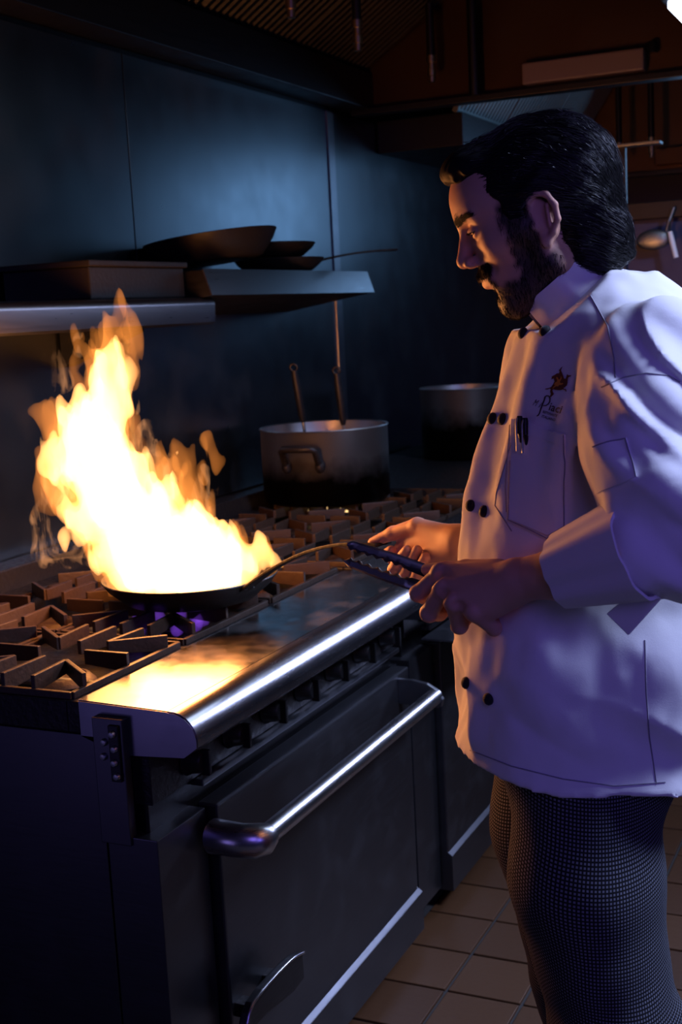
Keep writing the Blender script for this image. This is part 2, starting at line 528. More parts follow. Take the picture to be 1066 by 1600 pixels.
# ------------------------------------------------------------------ high shelves, pans and box on them
sh1 = empty('wall_shelf', (1.0, 1.98, 1.47), 0, 'long steel shelf above the flames with a rounded shiny front edge', 'shelf')
prof = [(1.975, 1.553), (1.705, 1.556)] + arc(1.700, 1.536, 0.020, 90, 180, 6) + [(1.682, 1.493), (1.690, 1.487), (1.70, 1.492), (1.975, 1.492)]
MB().prism_x(prof, 0.6, 2.885).build('shelf_board', 'shelf_steel', sh1, smooth=30, world=True)
for x in (1.3, 2.62):
    MB().prism([(x, 1.975, 1.491), (x, 1.76, 1.491), (x, 1.76, 1.478), (x, 1.975, 1.40)], (0.05, 0, 0)).build('bracket', 'dark_steel', sh1, world=True)
sh2 = empty('wall_shelf', (2.83, 1.98, 1.51), 0, 'shorter steel shelf holding the black pans, with a leaning front lip', 'shelf')
MB().prism_x([(1.975, 1.622), (1.684, 1.624), (1.662, 1.560), (1.975, 1.511)], 2.84, 3.875).build('shelf_board', 'dark_steel', sh2, world=True, bevel=0.001)
MB().prism_x([(1.684, 1.625), (1.662, 1.559), (1.659, 1.560), (1.681, 1.627)], 2.838, 3.877).build('front_lip', 'shelf_steel', sh2, world=True)
part('riser_panel', 'wall_steel', sh2, (2.90, 3.855, 1.962, 1.981, 0.97, 1.513), bevel=0.002)


def pan(label, loc, r, depth, mat, handle_dir=None, hlen=0.25, tilt=(0, 0), rise=0.03, thick=0.004):
    p = empty('skillet', loc, 0, label, 'pan')
    rb = r * 0.74
    pr = [(0.001, 0.0), (rb * 0.9, 0.0), (rb, 0.004), (r * 0.93, depth * 0.65), (r, depth), (r - 0.001, depth + 0.002), (r - thick, depth), (r * 0.93 - thick, depth * 0.66), (rb - 0.003, 0.009), (rb * 0.9, 0.006), (0.001, 0.006)]
    MB().lathe(pr, seg=56, cap=False).build('bowl', mat, p, smooth=50)
    if handle_dir:
        d = Vector((*handle_dir, 0)).normalized(); s = Vector((-d.y, d.x, 0))
        pts, ws, n = [], [], 10
        v = []
        for i in range(n + 1):
            t = i / n
            c = d * (r * 0.96 + hlen * t) + Vector((0, 0, depth * 0.8 + rise * (1 - (1 - t) ** 2)))
            w = 0.017 - 0.008 * math.sin(PI * min(1, t * 1.3)) + (0.004 if t > 0.85 else 0)
            for a, b in ((-1, -0.003), (1, -0.003), (1, 0.003), (-1, 0.003)):
                v.append(tuple(c + s * a * w + Vector((0, 0, b))))
        f = [(i * 4 + k, i * 4 + (k + 1) % 4, i * 4 + 4 + (k + 1) % 4, i * 4 + 4 + k) for i in range(n) for k in range(4)]
        f += [(3, 2, 1, 0), (n * 4, n * 4 + 1, n * 4 + 2, n * 4 + 3)]
        MB().add(v, f).build('handle', mat, p, bevel=0.0012)
        rv = []
        for q in (-1, 1):
            c = d * (r * 0.955 + 0.012) + s * q * 0.009 + Vector((0, 0, depth * 0.8 + 0.004))
            MB().ball(c, (0.004, 0.004, 0.002), 8).build('rivet', 'dull_steel', p, smooth=True)
    p.rotation_euler = (tilt[0], tilt[1], 0)
    return p


pan('large black skillet lying on the short wall shelf, the widest of the stack', (3.10, 1.80, 1.652), 0.185, 0.068, 'carbon_steel', tilt=(-0.10, -0.035))
pan('black skillet at the bottom of the shelf stack with its handle pointing at the cook', (3.47, 1.79, 1.627), 0.135, 0.038, 'carbon_steel', (0.75, -0.45), 0.30, rise=0.03)
pan('black skillet stacked over the handled one beside the large skillet', (3.465, 1.825, 1.671), 0.145, 0.040, 'carbon_steel')
bx = empty('metal_box', (2.35, 1.95, 1.557), 0, 'low dark metal box on the long shelf left of the pans', 'box')
part('body', 'carbon_steel', bx, (2.40, 2.80, 1.715, 1.955, 1.5575, 1.630), bevel=0.004)
part('lid', 'carbon_steel', bx, (2.392, 2.808, 1.707, 1.962, 1.630, 1.644), bevel=0.003)

# ------------------------------------------------------------------ pots on the second range and the tools in them
PZ = 0.937


def stock_pot(label, x, y, r, h, mat, handle_ang):
    p = empty('saucepan', (x, y, PZ), 0, label, 'pot')
    pr = [(0.001, 0), (r * 0.96, 0), (r, 0.008), (r, h - 0.004), (r + 0.004, h), (r + 0.002, h + 0.003), (r - 0.003, h), (r - 0.004, 0.012), (r * 0.95, 0.006), (0.001, 0.006)]
    MB().lathe(pr, seg=64, cap=False).build('bowl', mat, p, smooth=50)
    for a in handle_ang:
        d = Vector((math.cos(a), math.sin(a), 0)); s = Vector((-d.y, d.x, 0))
        pts = []
        w, out, z0 = 0.052, 0.045, h * 0.80
        for q, o_, z in ((-1, -0.002, z0 - 0.055), (-1, 0.016, z0 - 0.04), (-1, out * 0.8, z0 - 0.006), (-0.85, out, z0), (0, out + 0.004, z0 + 0.001), (0.85, out, z0), (1, out * 0.8, z0 - 0.006), (1, 0.016, z0 - 0.04), (1, -0.002, z0 - 0.055)):
            pts.append(d * (r + o_) + s * q * w + Vector((0, 0, z)))
        o = MB().tube(pts, 0.0105, 10).build('handle', 'greasy_iron', p, smooth=50)
        for q in (-1, 1):
            c = d * (r + 0.002) + s * q * w + Vector((0, 0, z0 - 0.055))
            MB().ball(c, (0.016, 0.016, 0.022), 10).build('mount', 'greasy_iron', o, smooth=True)
    return p


stock_pot('wide sooty stainless pot with a black loop handle and two ladles standing in it', 3.53, 1.70, 0.195, 0.222, 'sooty_pot', (math.radians(186), math.radians(6)))
stock_pot('smaller stainless pot with a blackened bottom behind the cook', 4.60, 1.62, 0.165, 0.262, 'sooty_pot_high', (math.radians(300),)).location.z = 0.937
# the floor of a third cooking surface that carries the far pot
st3 = empty('stove_table', (3.76, 1.10, 0), 0, 'dark low stove table in the shadow past the second range', 'stove')
part('top', 'greasy_iron', st3, (3.76, 5.0, 1.10, 1.96, 0.895, 0.936), bevel=0.004)
part('body', 'dark_steel', st3, (3.78, 4.98, 1.16, 1.95, 0.06, 0.895))
for lx in (3.82, 4.94):
    for ly in (1.22, 1.88):
        MB().lathe([(0.022, 0), (0.022, 0.012), (0.018, 0.06)], (lx, ly, 0), 14).build('leg', 'dull_steel', st3, smooth=40, world=True)


def ladle(label, base, top, bowl_r):
    t = empty('ladle', (base[0], base[1], base[2]), 0, label, 'ladle')
    b, u = Vector(base), Vector(top)
    ax = (u - b).normalized()
    m = MB().lathe([(0.001, 0), (bowl_r * 0.6, 0.004), (bowl_r * 0.95, 0.02), (bowl_r, 0.035), (bowl_r - 0.002, 0.035), (bowl_r * 0.93, 0.021), (bowl_r * 0.58, 0.006), (0.001, 0.003)], (0, 0, 0), 24, cap=False)
    m.build('bowl', 'dull_steel', t, smooth=True)
    MB().tube([b + Vector((bowl_r * 0.96, 0, 0.03)), b + (u - b) * 0.35, u - ax * 0.16], [0.0045, 0.005, 0.005], 8).build('shaft', 'dull_steel', t, smooth=True, world=True)
    s = ax.orthogonal().normalized()
    g = MB().tube([u - ax * 0.17, u - ax * 0.15, u - ax * 0.06, u - ax * 0.012], [0.007, 0.0115, 0.0125, 0.010], 12)
    g.build('grip', 'black_plastic', t, smooth=60, world=True)
    side = Vector((0.42, -0.906, 0))
    pts = [u - ax * 0.004 + (ax * math.sin(2 * PI * k / 14) + side * math.cos(2 * PI * k / 14)) * 0.0105 for k in range(14)]
    MB().tube(pts, 0.004, 8, closed=True).build('hanging_ring', 'black_plastic', t, smooth=True, world=True)
    return t


ladle('black handled ladle leaning at the left in the wide sooty pot', (3.46, 1.705, 0.95), (3.407, 1.730, 1.350), 0.045)
ladle('black handled ladle standing upright in the middle of the wide sooty pot', (3.53, 1.615, 0.95), (3.496, 1.632, 1.333), 0.045)


# ------------------------------------------------------------------ exhaust hoods with filters, lamp box and nozzles
def filter_panel(parent, x0, x1, p0, p1, mat):
    """ribbed baffle filter between two (y, z) points"""
    a, b = Vector((0, *p0)), Vector((0, *p1))
    t = (b - a); L = t.length; t.normalize(); nrm = Vector((0, t.z, -t.y))
    if nrm.z > 0: nrm = -nrm
    m = MB()
    n = max(6, int((x1 - x0) / 0.035))
    w = (x1 - x0) / n
    v, f = [], []
    for i in range(n):
        xa = x0 + i * w
        for x, h in ((xa, 0.012), (xa + w * 0.25, 0.0), (xa + w * 0.75, 0.0), (xa + w, 0.012)):
            for k in (0, L):
                p = a + t * k - nrm * h
                v.append((x, p.y, p.z))
        o = i * 8
        f += [(o, o + 2, o + 3, o + 1), (o + 2, o + 4, o + 5, o + 3), (o + 4, o + 6, o + 7, o + 5)]
    m.add(v, f)
    o = m.build('filter', mat, parent, world=True)
    for k in (0.0, L - 0.02):
        fr = MB()
        q0 = a + t * k + nrm * 0.004; q1 = a + t * (k + 0.02) + nrm * 0.004
        fr.prism([(x0, q0.y, q0.z), (x0, q1.y, q1.z), (x0, q1.y - nrm.y * 0.02, q1.z - nrm.z * 0.02), (x0, q0.y - nrm.y * 0.02, q0.z - nrm.z * 0.02)], (x1 - x0, 0, 0))
        fr.build('filter_frame', mat, o, world=True)


def hood(label, x0, x1, z0, fy, f0, f1, top, fmat='filter_steel'):
    h = empty('exhaust_hood', (x0, 1.98, z0), 0, label, 'hood')
    part('end_panel', 'firelit_hood_steel', h, (x1 - 0.004, x1, fy, 1.978, z0, top))
    part('back_channel', 'dark_steel', h, (x0, x1 - 0.005, f0[0] - 0.03, 1.978, z0, f0[1]), bevel=0.003)
    part('front_panel', 'dark_steel', h, (x0, x1 - 0.005, fy, fy + 0.012, z0, top))
    part('top_panel', 'dark_steel', h, (x0, x1 - 0.005, fy, 1.978, top, top + 0.01))
    part('lip', 'dark_steel', h, (x1 - 0.045, x1 + 0.02, fy, 1.95, z0 - 0.018, z0 + 0.003), bevel=0.002)
    n = int((x1 - x0) / 0.55)
    w = (x1 - x0 - 0.01) / n
    for i in range(n):
        filter_panel(h, x0 + i * w + 0.006, x0 + (i + 1) * w - 0.006, f0, f1, fmat)
    return h


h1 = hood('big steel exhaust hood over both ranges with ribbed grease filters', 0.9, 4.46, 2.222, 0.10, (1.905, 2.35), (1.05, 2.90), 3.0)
part('light_box', 'lamp_paint', h1, (4.40, 4.455, 0.888, 1.30, 2.236, 2.306), bevel=0.006)
MB().lathe([(0.001, 0), (0.016, 0), (0.016, 0.03), (0.012, 0.036), (0.001, 0.036)], (4.43, 0.865, 2.29), 14).build('lamp_knob', 'black_plastic', h1, smooth=40, world=True)
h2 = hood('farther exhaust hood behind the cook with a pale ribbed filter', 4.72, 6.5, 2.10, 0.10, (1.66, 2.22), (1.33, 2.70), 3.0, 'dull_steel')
part('light_box', 'firelit_hood_steel', h2, (6.42, 6.495, 0.70, 1.25, 2.125, 2.205), bevel=0.005)


def nozzle(label, x, y, z, top):
    n = empty('spray_nozzle', (x, y, z), 0, label, 'nozzle', 'spray nozzles under the hoods')
    MB().tube([(0, 0, 0.085), (0, 0, top - z)], 0.014, 12).build('pipe', 'dark_steel', n, smooth=40)
    m = MB().lathe([(0.004, 0), (0.011, 0.002), (0.011, 0.022), (0.015, 0.024), (0.015, 0.045), (0.012, 0.048), (0.012, 0.066), (0.017, 0.068), (0.017, 0.09), (0.001, 0.09)], seg=14)
    m.build('tip', 'brass', n, smooth=40)


nozzle('spray nozzle on the hood pipe nearest the camera', 3.255, 1.6, 2.292, 2.53)
nozzle('spray nozzle on the second hood pipe, above the shelf pans', 3.70, 1.6, 2.275, 2.53)
nozzle('spray nozzle on the third hood pipe, above the dark wall', 4.33, 1.6, 2.268, 2.53)
nozzle('spray nozzle under the far hood beside the hair of the cook', 6.2, 1.37, 2.13, 2.60)
nozzle('spray nozzle under the far hood next to the brown lamp box', 6.2, 1.22, 2.14, 2.75)
# one more bare pipe by the end of the near hood
tag(MB().tube([(4.40, 1.47, 2.22), (4.40, 1.47, 2.54)], 0.02, 14).build('gas_pipe', 'dark_steel', smooth=40), 'thick dark vertical pipe inside the near exhaust hood', 'pipe')

# work light beyond the right edge of the hood, its corner just in view
wl = empty('work_light', (3.40, 0.30, 2.17), 0, 'cold white work light hung under the hood at the top right', 'lamp')
m, n, l, b = new_mat('cold_glow')
n.remove(b)
em = n.new('ShaderNodeEmission'); em.inputs[0].default_value = (0.62, 0.75, 1.0, 1); em.inputs[1].default_value = 7
l.new(em.outputs[0], n['Material Output'].inputs[0])
part('housing', 'dark_steel', wl, (3.19, 3.62, 0.12, 0.605, 2.185, 2.245), bevel=0.006)
part('diffuser', 'cold_glow', wl, (3.21, 3.59, 0.14, 0.59, 2.168, 2.185), bevel=0.002)
MB().tube([(0.0, 0.06, 0.08), (0.0, 0.06, 0.72)], 0.008, 10).build('rod', 'dark_steel', wl, smooth=True)

# ------------------------------------------------------------------ utensils hanging on the far rail
rl = empty('utensil_rail', (4.70, 0.85, 1.80), 0, 'dark utensil rail with a shallow ledge behind the cook', 'rail')
part('rail', 'dark_steel', rl, (4.72, 4.76, 0.2, 1.06, 1.775, 1.835), bevel=0.004)
part('post', 'dark_steel', rl, (4.73, 4.76, 1.03, 1.06, 0.0, 1.775))
part('post', 'dark_steel', rl, (4.73, 4.76, 0.2, 0.23, 0.0, 1.775))
part('shelf_plate', 'dull_steel', rl, (4.72, 4.78, 0.9, 1.12, 2.035, 2.045), bevel=0.002)
part('post', 'dark_steel', rl, (4.76, 4.78, 1.03, 1.06, 1.775, 2.035))
part('back_sheet', 'dark_wall', rl, (4.762, 4.772, 0.2, 1.06, 0.9, 1.775))
sp = empty('serving_spoon', (4.69, 0.92, 1.70), 0, 'large dull metal spoon hanging bowl down behind the collar of the cook', 'spoon')
MB().tube([(4.705, 0.931, 1.845), (4.703, 0.925, 1.80), (4.700, 0.915, 1.755), (4.695, 0.905, 1.725)], [0.006, 0.0065, 0.006, 0.005], 8).build('handle', 'dull_steel', sp, smooth=True, world=True)
b = MB().ball((0, 0, 0), (0.012, 0.060, 0.036), 20)
b.build('bowl', 'dull_steel', sp, smooth=True)
sp.children[1].location = (0.0, -0.012, -0.025); sp.children[1].rotation_euler = (math.radians(28), 0, 0)
sk = empty('scraper', (4.665, 0.845, 1.63), 0, 'white handled kitchen tool hanging right of the metal spoon', 'scraper')
MB().tube([(4.665, 0.858, 1.722), (4.665, 0.853, 1.70), (4.665, 0.837, 1.631)], [0.009, 0.010, 0.0095], 10).build('handle', 'pale_plastic', sk, smooth=True, world=True)
MB().tube([(4.665, 0.858, 1.722), (4.715, 0.866, 1.778)], 0.003, 8).build('hook', 'dull_steel', sk, smooth=True, world=True)

# ------------------------------------------------------------------ implicit surface modelling (used for flame, cook and clothes)


def smin(a, b, k):
    if k <= 0: return np.minimum(a, b)
    h = np.clip(0.5 + 0.5 * (b - a) / k, 0, 1)
    return b + (a - b) * h - k * h * (1 - h)


def smax(a, b, k):
    return -smin(-a, -b, k)


_G = np.random.default_rng(5).random((33, 33, 33)).astype(np.float32)
_G[32] = _G[0]; _G[:, 32] = _G[:, 0]; _G[:, :, 32] = _G[:, :, 0]


def vnoise(x, y, z):
    """smooth value noise in -1..1, period 32"""
    x, y, z = np.broadcast_arrays(x, y, z)
    xi, yi, zi = np.floor(x), np.floor(y), np.floor(z)
    fx, fy, fz = x - xi, y - yi, z - zi
    fx = fx * fx * (3 - 2 * fx); fy = fy * fy * (3 - 2 * fy); fz = fz * fz * (3 - 2 * fz)
    i, j, k = (xi.astype(int) % 32), (yi.astype(int) % 32), (zi.astype(int) % 32)
    g = _G
    c00 = g[i, j, k] * (1 - fx) + g[i + 1, j, k] * fx
    c10 = g[i, j + 1, k] * (1 - fx) + g[i + 1, j + 1, k] * fx
    c01 = g[i, j, k + 1] * (1 - fx) + g[i + 1, j, k + 1] * fx
    c11 = g[i, j + 1, k + 1] * (1 - fx) + g[i + 1, j + 1, k + 1] * fx
    c0 = c00 * (1 - fy) + c10 * fy
    c1 = c01 * (1 - fy) + c11 * fy
    return (c0 * (1 - fz) + c1 * fz) * 2 - 1


def d_cone(X, Y, Z, a, b, ra, rb):
    ax, ay, az = a
    bx_, by_, bz_ = b[0] - ax, b[1] - ay, b[2] - az
    L2 = bx_ * bx_ + by_ * by_ + bz_ * bz_ + 1e-12
    px, py, pz = X - ax, Y - ay, Z - az
    t = np.clip((px * bx_ + py * by_ + pz * bz_) / L2, 0, 1)
    return np.sqrt((px - t * bx_) ** 2 + (py - t * by_) ** 2 + (pz - t * bz_) ** 2) - (ra + (rb - ra) * t)


def d_ell(X, Y, Z, c, r, R=None):
    px, py, pz = X - c[0], Y - c[1], Z - c[2]
    if R is not None:
        px, py, pz = (R[0][0] * px + R[1][0] * py + R[2][0] * pz, R[0][1] * px + R[1][1] * py + R[2][1] * pz, R[0][2] * px + R[1][2] * py + R[2][2] * pz)
    k0 = np.sqrt((px / r[0]) ** 2 + (py / r[1]) ** 2 + (pz / r[2]) ** 2)
    k1 = np.sqrt((px / r[0] ** 2) ** 2 + (py / r[1] ** 2) ** 2 + (pz / r[2] ** 2) ** 2) + 1e-9
    return k0 * (k0 - 1) / k1


class Field:
    """signed distance grid; shapes are blended in, then meshed as one surface"""

    def __init__(self, lo, hi, h):
        self.lo = np.array(lo, float); self.h = h
        n = np.ceil((np.array(hi) - self.lo) / h).astype(int) + 1
        self.ax = [(self.lo[i] + h * np.arange(n[i])).astype(np.float32) for i in range(3)]
        self.f = np.full(n, 1.0, np.float32)

    def sub(self, lo, hi):
        s = []
        for i in range(3):
            a = int(max(0, math.floor((lo[i] - self.lo[i]) / self.h)))
            b = int(min(self.f.shape[i], math.ceil((hi[i] - self.lo[i]) / self.h) + 1))
            if b <= a: return None, None
            s.append(slice(a, b))
        s = tuple(s)
        return s, (self.ax[0][s[0]][:, None, None], self.ax[1][s[1]][None, :, None], self.ax[2][s[2]][None, None, :])

    def op(self, fn, lo, hi, k=0.0, mode='add'):
        m = k + 4 * self.h
        s, P = self.sub(np.array(lo) - m, np.array(hi) + m)
        if s is None: return self
        d = fn(*P).astype(np.float32)
        f = self.f[s]
        self.f[s] = smin(f, d, k) if mode == 'add' else (smax(f, -d, k) if mode == 'cut' else smax(f, d, k))
        return self

    def cone(self, a, b, ra, rb=None, k=0.0, mode='add'):
        rb = ra if rb is None else rb
        r = max(ra, rb)
        return self.op(lambda X, Y, Z: d_cone(X, Y, Z, a, b, ra, rb), np.minimum(a, b) - r, np.maximum(a, b) + r, k, mode)

    def chain(self, pts, rs, k=0.0, k0=None):
        """limb through pts with one radius per point, blended as one"""
        for i in range(len(pts) - 1):
            self.cone(pts[i], pts[i + 1], rs[i], rs[i + 1], k if (i or k0 is None) else k0)
        return self

    def ell(self, c, r, k=0.0, mode='add', R=None):
        q = max(r) if R is not None else np.array(r)
        return self.op(lambda X, Y, Z: d_ell(X, Y, Z, c, r, R), np.array(c) - q, np.array(c) + q, k, mode)

    def grid(self):
        return self.ax[0][:, None, None], self.ax[1][None, :, None], self.ax[2][None, None, :]

    def sample(self, P):
        """trilinear value at points P (n, 3)"""
        q = (np.asarray(P) - self.lo) / self.h
        n = np.array(self.f.shape)
        q = np.clip(q, 0, n - 1.001)
        i = np.floor(q).astype(int); t = q - i
        f = self.f; out = 0
        for dx in (0, 1):
            for dy in (0, 1):
                for dz in (0, 1):
                    w = (t[:, 0] if dx else 1 - t[:, 0]) * (t[:, 1] if dy else 1 - t[:, 1]) * (t[:, 2] if dz else 1 - t[:, 2])
                    out = out + w * f[i[:, 0] + dx, i[:, 1] + dy, i[:, 2] + dz]
        return out

    def grad(self, P):
        e = self.h
        g = np.stack([self.sample(P + e * v) - self.sample(P - e * v) for v in np.eye(3)], 1)
        return g / (np.linalg.norm(g, axis=1, keepdims=True) + 1e-9)

    def mesh(self):
        """naive surface nets"""
        f = self.f
        ins = f < 0
        nx, ny, nz = [n - 1 for n in f.shape]
        cnt = np.zeros((nx, ny, nz), np.int8)
        for dx in (0, 1):
            for dy in (0, 1):
                for dz in (0, 1):
                    cnt += ins[dx:nx + dx, dy:ny + dy, dz:nz + dz]
        act = np.argwhere((cnt > 0) & (cnt < 8))
        idx = np.full((nx, ny, nz), -1, np.int32)
        idx[act[:, 0], act[:, 1], act[:, 2]] = np.arange(len(act))
        acc = np.zeros((len(act), 3)); num = np.zeros(len(act))
        cs = [(a, b, c) for a in (0, 1) for b in (0, 1) for c in (0, 1)]
        val = {c: f[act[:, 0] + c[0], act[:, 1] + c[1], act[:, 2] + c[2]] for c in cs}
        for c in cs:
            for d in range(3):
                if c[d]: continue
                e = list(c); e[d] = 1; e = tuple(e)
                a, b = val[c], val[e]
                m = (a < 0) != (b < 0)
                t = np.where(m, a / np.where(m, a - b, 1), 0)
                p = np.repeat(np.array(c, float)[None], len(act), 0); p[:, d] += t
                acc[m] += p[m]; num[m] += 1
        V = self.lo + (act + acc / num[:, None]) * self.h
        Q = []
        for d in range(3):
            o = [(1, 2), (2, 0), (0, 1)][d]
            a = [slice(1, -1)] * 3; b = [slice(1, -1)] * 3
            a[d] = slice(0, -1); b[d] = slice(1, None)
            A, B = ins[tuple(a)], ins[tuple(b)]
            ch = np.argwhere(A != B)
            if not len(ch): continue
            fl = A[ch[:, 0], ch[:, 1], ch[:, 2]]
            g = ch.copy()
            for q in range(3):
                if q != d: g[:, q] += 1
            e1 = np.zeros(3, int); e1[o[0]] = 1
            e2 = np.zeros(3, int); e2[o[1]] = 1
            def I(p): return idx[p[:, 0], p[:, 1], p[:, 2]]
            q = np.stack([I(g - e1 - e2), I(g - e2), I(g), I(g - e1)], 1)
            q[~fl] = q[~fl][:, ::-1]
            Q.append(q)
        return V, np.concatenate(Q)


def np_mesh(name, V, Q, mat, parent=None, smooth=True, attrs=None, uv=None, kind=None):
    me = bpy.data.meshes.new(name)
    V = np.asarray(V, np.float32)
    me.vertices.add(len(V)); me.vertices.foreach_set('co', V.ravel())
    me.loops.add(Q.size); me.loops.foreach_set('vertex_index', Q.astype(np.int32).ravel())
    me.polygons.add(len(Q)); me.polygons.foreach_set('loop_start', np.arange(len(Q), dtype=np.int32) * Q.shape[1])
    me.update(calc_edges=True)
    me.validate()
    me.polygons.foreach_set('use_smooth', [bool(smooth)] * len(me.polygons))
    for k, a in (attrs or {}).items():
        at = me.attributes.new(k, 'FLOAT', 'POINT'); at.data.foreach_set('value', np.asarray(a, np.float32))
    if uv is not None:
        at = me.attributes.new('weave', 'FLOAT_VECTOR', 'POINT'); at.data.foreach_set('vector', np.asarray(uv, np.float32).ravel())
    me.materials.append(MATS[mat])
    o = bpy.data.objects.new(name, me); COL.objects.link(o)
    if parent: o.parent = parent
    if kind: o['kind'] = kind
    return o


def join_meshes(parts):
    Vs, Qs, n = [], [], 0
    for V, Q in parts:
        Vs.append(V); Qs.append(Q + n); n += len(V)
    return np.concatenate(Vs), np.concatenate(Qs)


# ------------------------------------------------------------------ skillet on the front burner and the flame in it
PAN = Vector((2.185, 1.372, 0.938))
skillet = pan('black skillet full of flames on the front burner, held by the cook', PAN, 0.180, 0.050, 'carbon_steel', (-0.345, -0.935), 0.375, rise=0.125)


def glow_volume(name, color, strength, nscale=0, lo=0.0):
    m = bpy.data.materials.new(name); m.use_nodes = True
    n, l = m.node_tree.nodes, m.node_tree.links
    n.remove(n['Principled BSDF'])
    em = n.new('ShaderNodeEmission'); em.inputs[0].default_value = (*color, 1); em.inputs[1].default_value = strength
    l.new(em.outputs[0], n['Material Output'].inputs['Volume'])
    MATS[name] = m
    return m


glow_volume('flame_core', (1.0, 0.43, 0.125), 80)
glow_volume('flame_veil', (1.0, 0.30, 0.05), 14)
glow_volume('flame_wisp', (1.0, 0.42, 0.16), 11)
glow_volume('gas_flame', (0.30, 0.08, 1.0), 9)
glow_volume('gas_flame_yellow', (1.0, 0.62, 0.25), 120)

fl = empty('flame', (PAN.x, PAN.y, PAN.z + 0.05), math.radians(25.14 - 90), 'tall bright flame leaping out of the black skillet', 'fire')
PX = 2.56 / 2000.0


def fp(px, py, v=0.0):
    """flame-local point: across, away and up, read off the photograph at the skillet's distance"""
    return ((px - 302) * PX + 0.03 * (905 - py) * PX * 2 - 0.0, v, (905 - py) * PX)


def build_flame(name, tongues, warp, mat, h=0.004, seed=0.0, erode=0.0):
    F = Field((-0.42, -0.22, -0.03), (0.24, 0.24, 0.62), h)
    X, Y, Z = F.grid()
    # licking upward: warp lookup by noise stretched along z and growing with height
    zz = np.clip(Z / 0.5, 0, 1)
    a = warp * (0.35 + 0.65 * np.minimum(1, zz * 4))
    n1 = vnoise(X * 13 + seed, Y * 13 + 3, Z * 6.5 + 1.7 + seed); n2 = vnoise(X * 13 + 7, Y * 13 + seed, Z * 6.5 + 9)
    n3 = vnoise(X * 42 + 4 + 6 * Z, Y * 42 + seed, Z * 14 + 5); n4 = vnoise(X * 42 + seed, Y * 42 + 8 - 5 * Z, Z * 14 + 2)
    WX = (X + a * n1 + a * 0.75 * n3).astype(np.float32)
    WY = (Y + a * n2 + a * 0.75 * n4).astype(np.float32)
    WZ = (Z + a * 0.5 * n4).astype(np.float32)
    for pts, k in tongues:
        for i in range(len(pts) - 1):
            (p, r0), (q, r1) = pts[i], pts[i + 1]
            lo = np.minimum(p, q) - max(r0, r1) - warp * 1.6 - 0.03
            hi = np.maximum(p, q) + max(r0, r1) + warp * 1.6 + 0.03
            s, _ = F.sub(lo, hi)
            if s is None: continue
            d = d_cone(WX[s], WY[s], WZ[s], p, q, r0, r1).astype(np.float32)
            F.f[s] = smin(F.f[s], d, k)
    if erode:
        F.f += (erode * (1.2 * vnoise(X * 46 + 2 + 8 * Z, Y * 46 + seed, Z * 12 + 3) + 0.5 * vnoise(X * 80, Y * 80, Z * 34 + seed))).astype(np.float32)
    # stay inside the skillet's rim low down
    inside = np.sqrt((X - 0.0) ** 2 + Y ** 2) - 0.168
    F.f = np.where(Z < 0.004, np.maximum(F.f, inside), F.f).astype(np.float32)
    F.f = np.maximum(F.f, (-0.028 - Z).astype(np.float32) + 0 * X.astype(np.float32))
    V, Q = F.mesh()
    return np_mesh(name, V, Q, mat, fl)


def T_(*pts, k=0.02):
    return ([(np.array(fp(p[0], p[1], p[3] if len(p) > 3 else 0.0)), p[2] * PX) for p in pts], k)


core = [
    T_((300, 897, 95), (250, 880, 60)),
    T_((245, 890, 60, 0.03), (215, 830, 62), (190, 780, 60), (165, 735, 52), (160, 690, 44)),
    T_((160, 700, 46), (160, 650, 36), (168, 600, 24), (175, 560, 13), (180, 530, 7)),
    T_((140, 740, 42), (105, 725, 26), (82, 700, 14), (72, 680, 6)),
    T_((130, 690, 30), (108, 650, 16), (97, 622, 6)),
    T_((150, 790, 40), (118, 815, 22), (104, 838, 13)),
    T_((190, 860, 40), (165, 872, 22)),
    T_((205, 760, 40), (222, 720, 18), (216, 690, 5)),
    T_((250, 850, 55), (265, 800, 34), (285, 770, 18), (297, 735, 9), (300, 705, 3)),
    T_((300, 860, 48, -0.03), (318, 825, 28), (330, 850, 16)),
    T_((330, 885, 40), (360, 868, 18), (372, 845, 5)),
    T_((360, 893, 28), (395, 880, 16), (415, 876, 11), (430, 888, 7)),
    T_((400, 895, 22), (422, 893, 12)),
    T_((195, 640, 22, 0.02), (200, 590, 10), (203, 560, 4)),
]
veil = [
    T_((165, 640, 36), (172, 560, 30), (182, 510, 20), (190, 480, 8)),
    T_((190, 600, 26), (200, 540, 17), (196, 495, 6)),
    T_((140, 590, 14), (150, 545, 17), (165, 500, 10)),
    T_((150, 760, 70), (170, 680, 58)),
    T_((90, 690, 22), (80, 640, 10), (92, 615, 5)),
    T_((215, 840, 80), (260, 830, 70)),
    T_((265, 770, 30), (245, 720, 10), (238, 680, 4)),
    T_((300, 830, 45), (302, 750, 18), (305, 700, 6)),
    T_((180, 880, 34), (150, 850, 20), (160, 830, 8)),
    T_((340, 870, 40), (375, 850, 16), (385, 838, 5)),
    T_((385, 885, 28), (415, 875, 16), (432, 885, 8)),
]
o = build_flame('core', core, 0.030, 'flame_core', seed=3.0, erode=0.015); o['label'] = 'white hot core of the flame'
o = build_flame('veil', veil, 0.040, 'flame_veil', seed=11.0, erode=0.020); o['label'] = 'thin orange outer veil of the flame'

rw = random.Random(4)
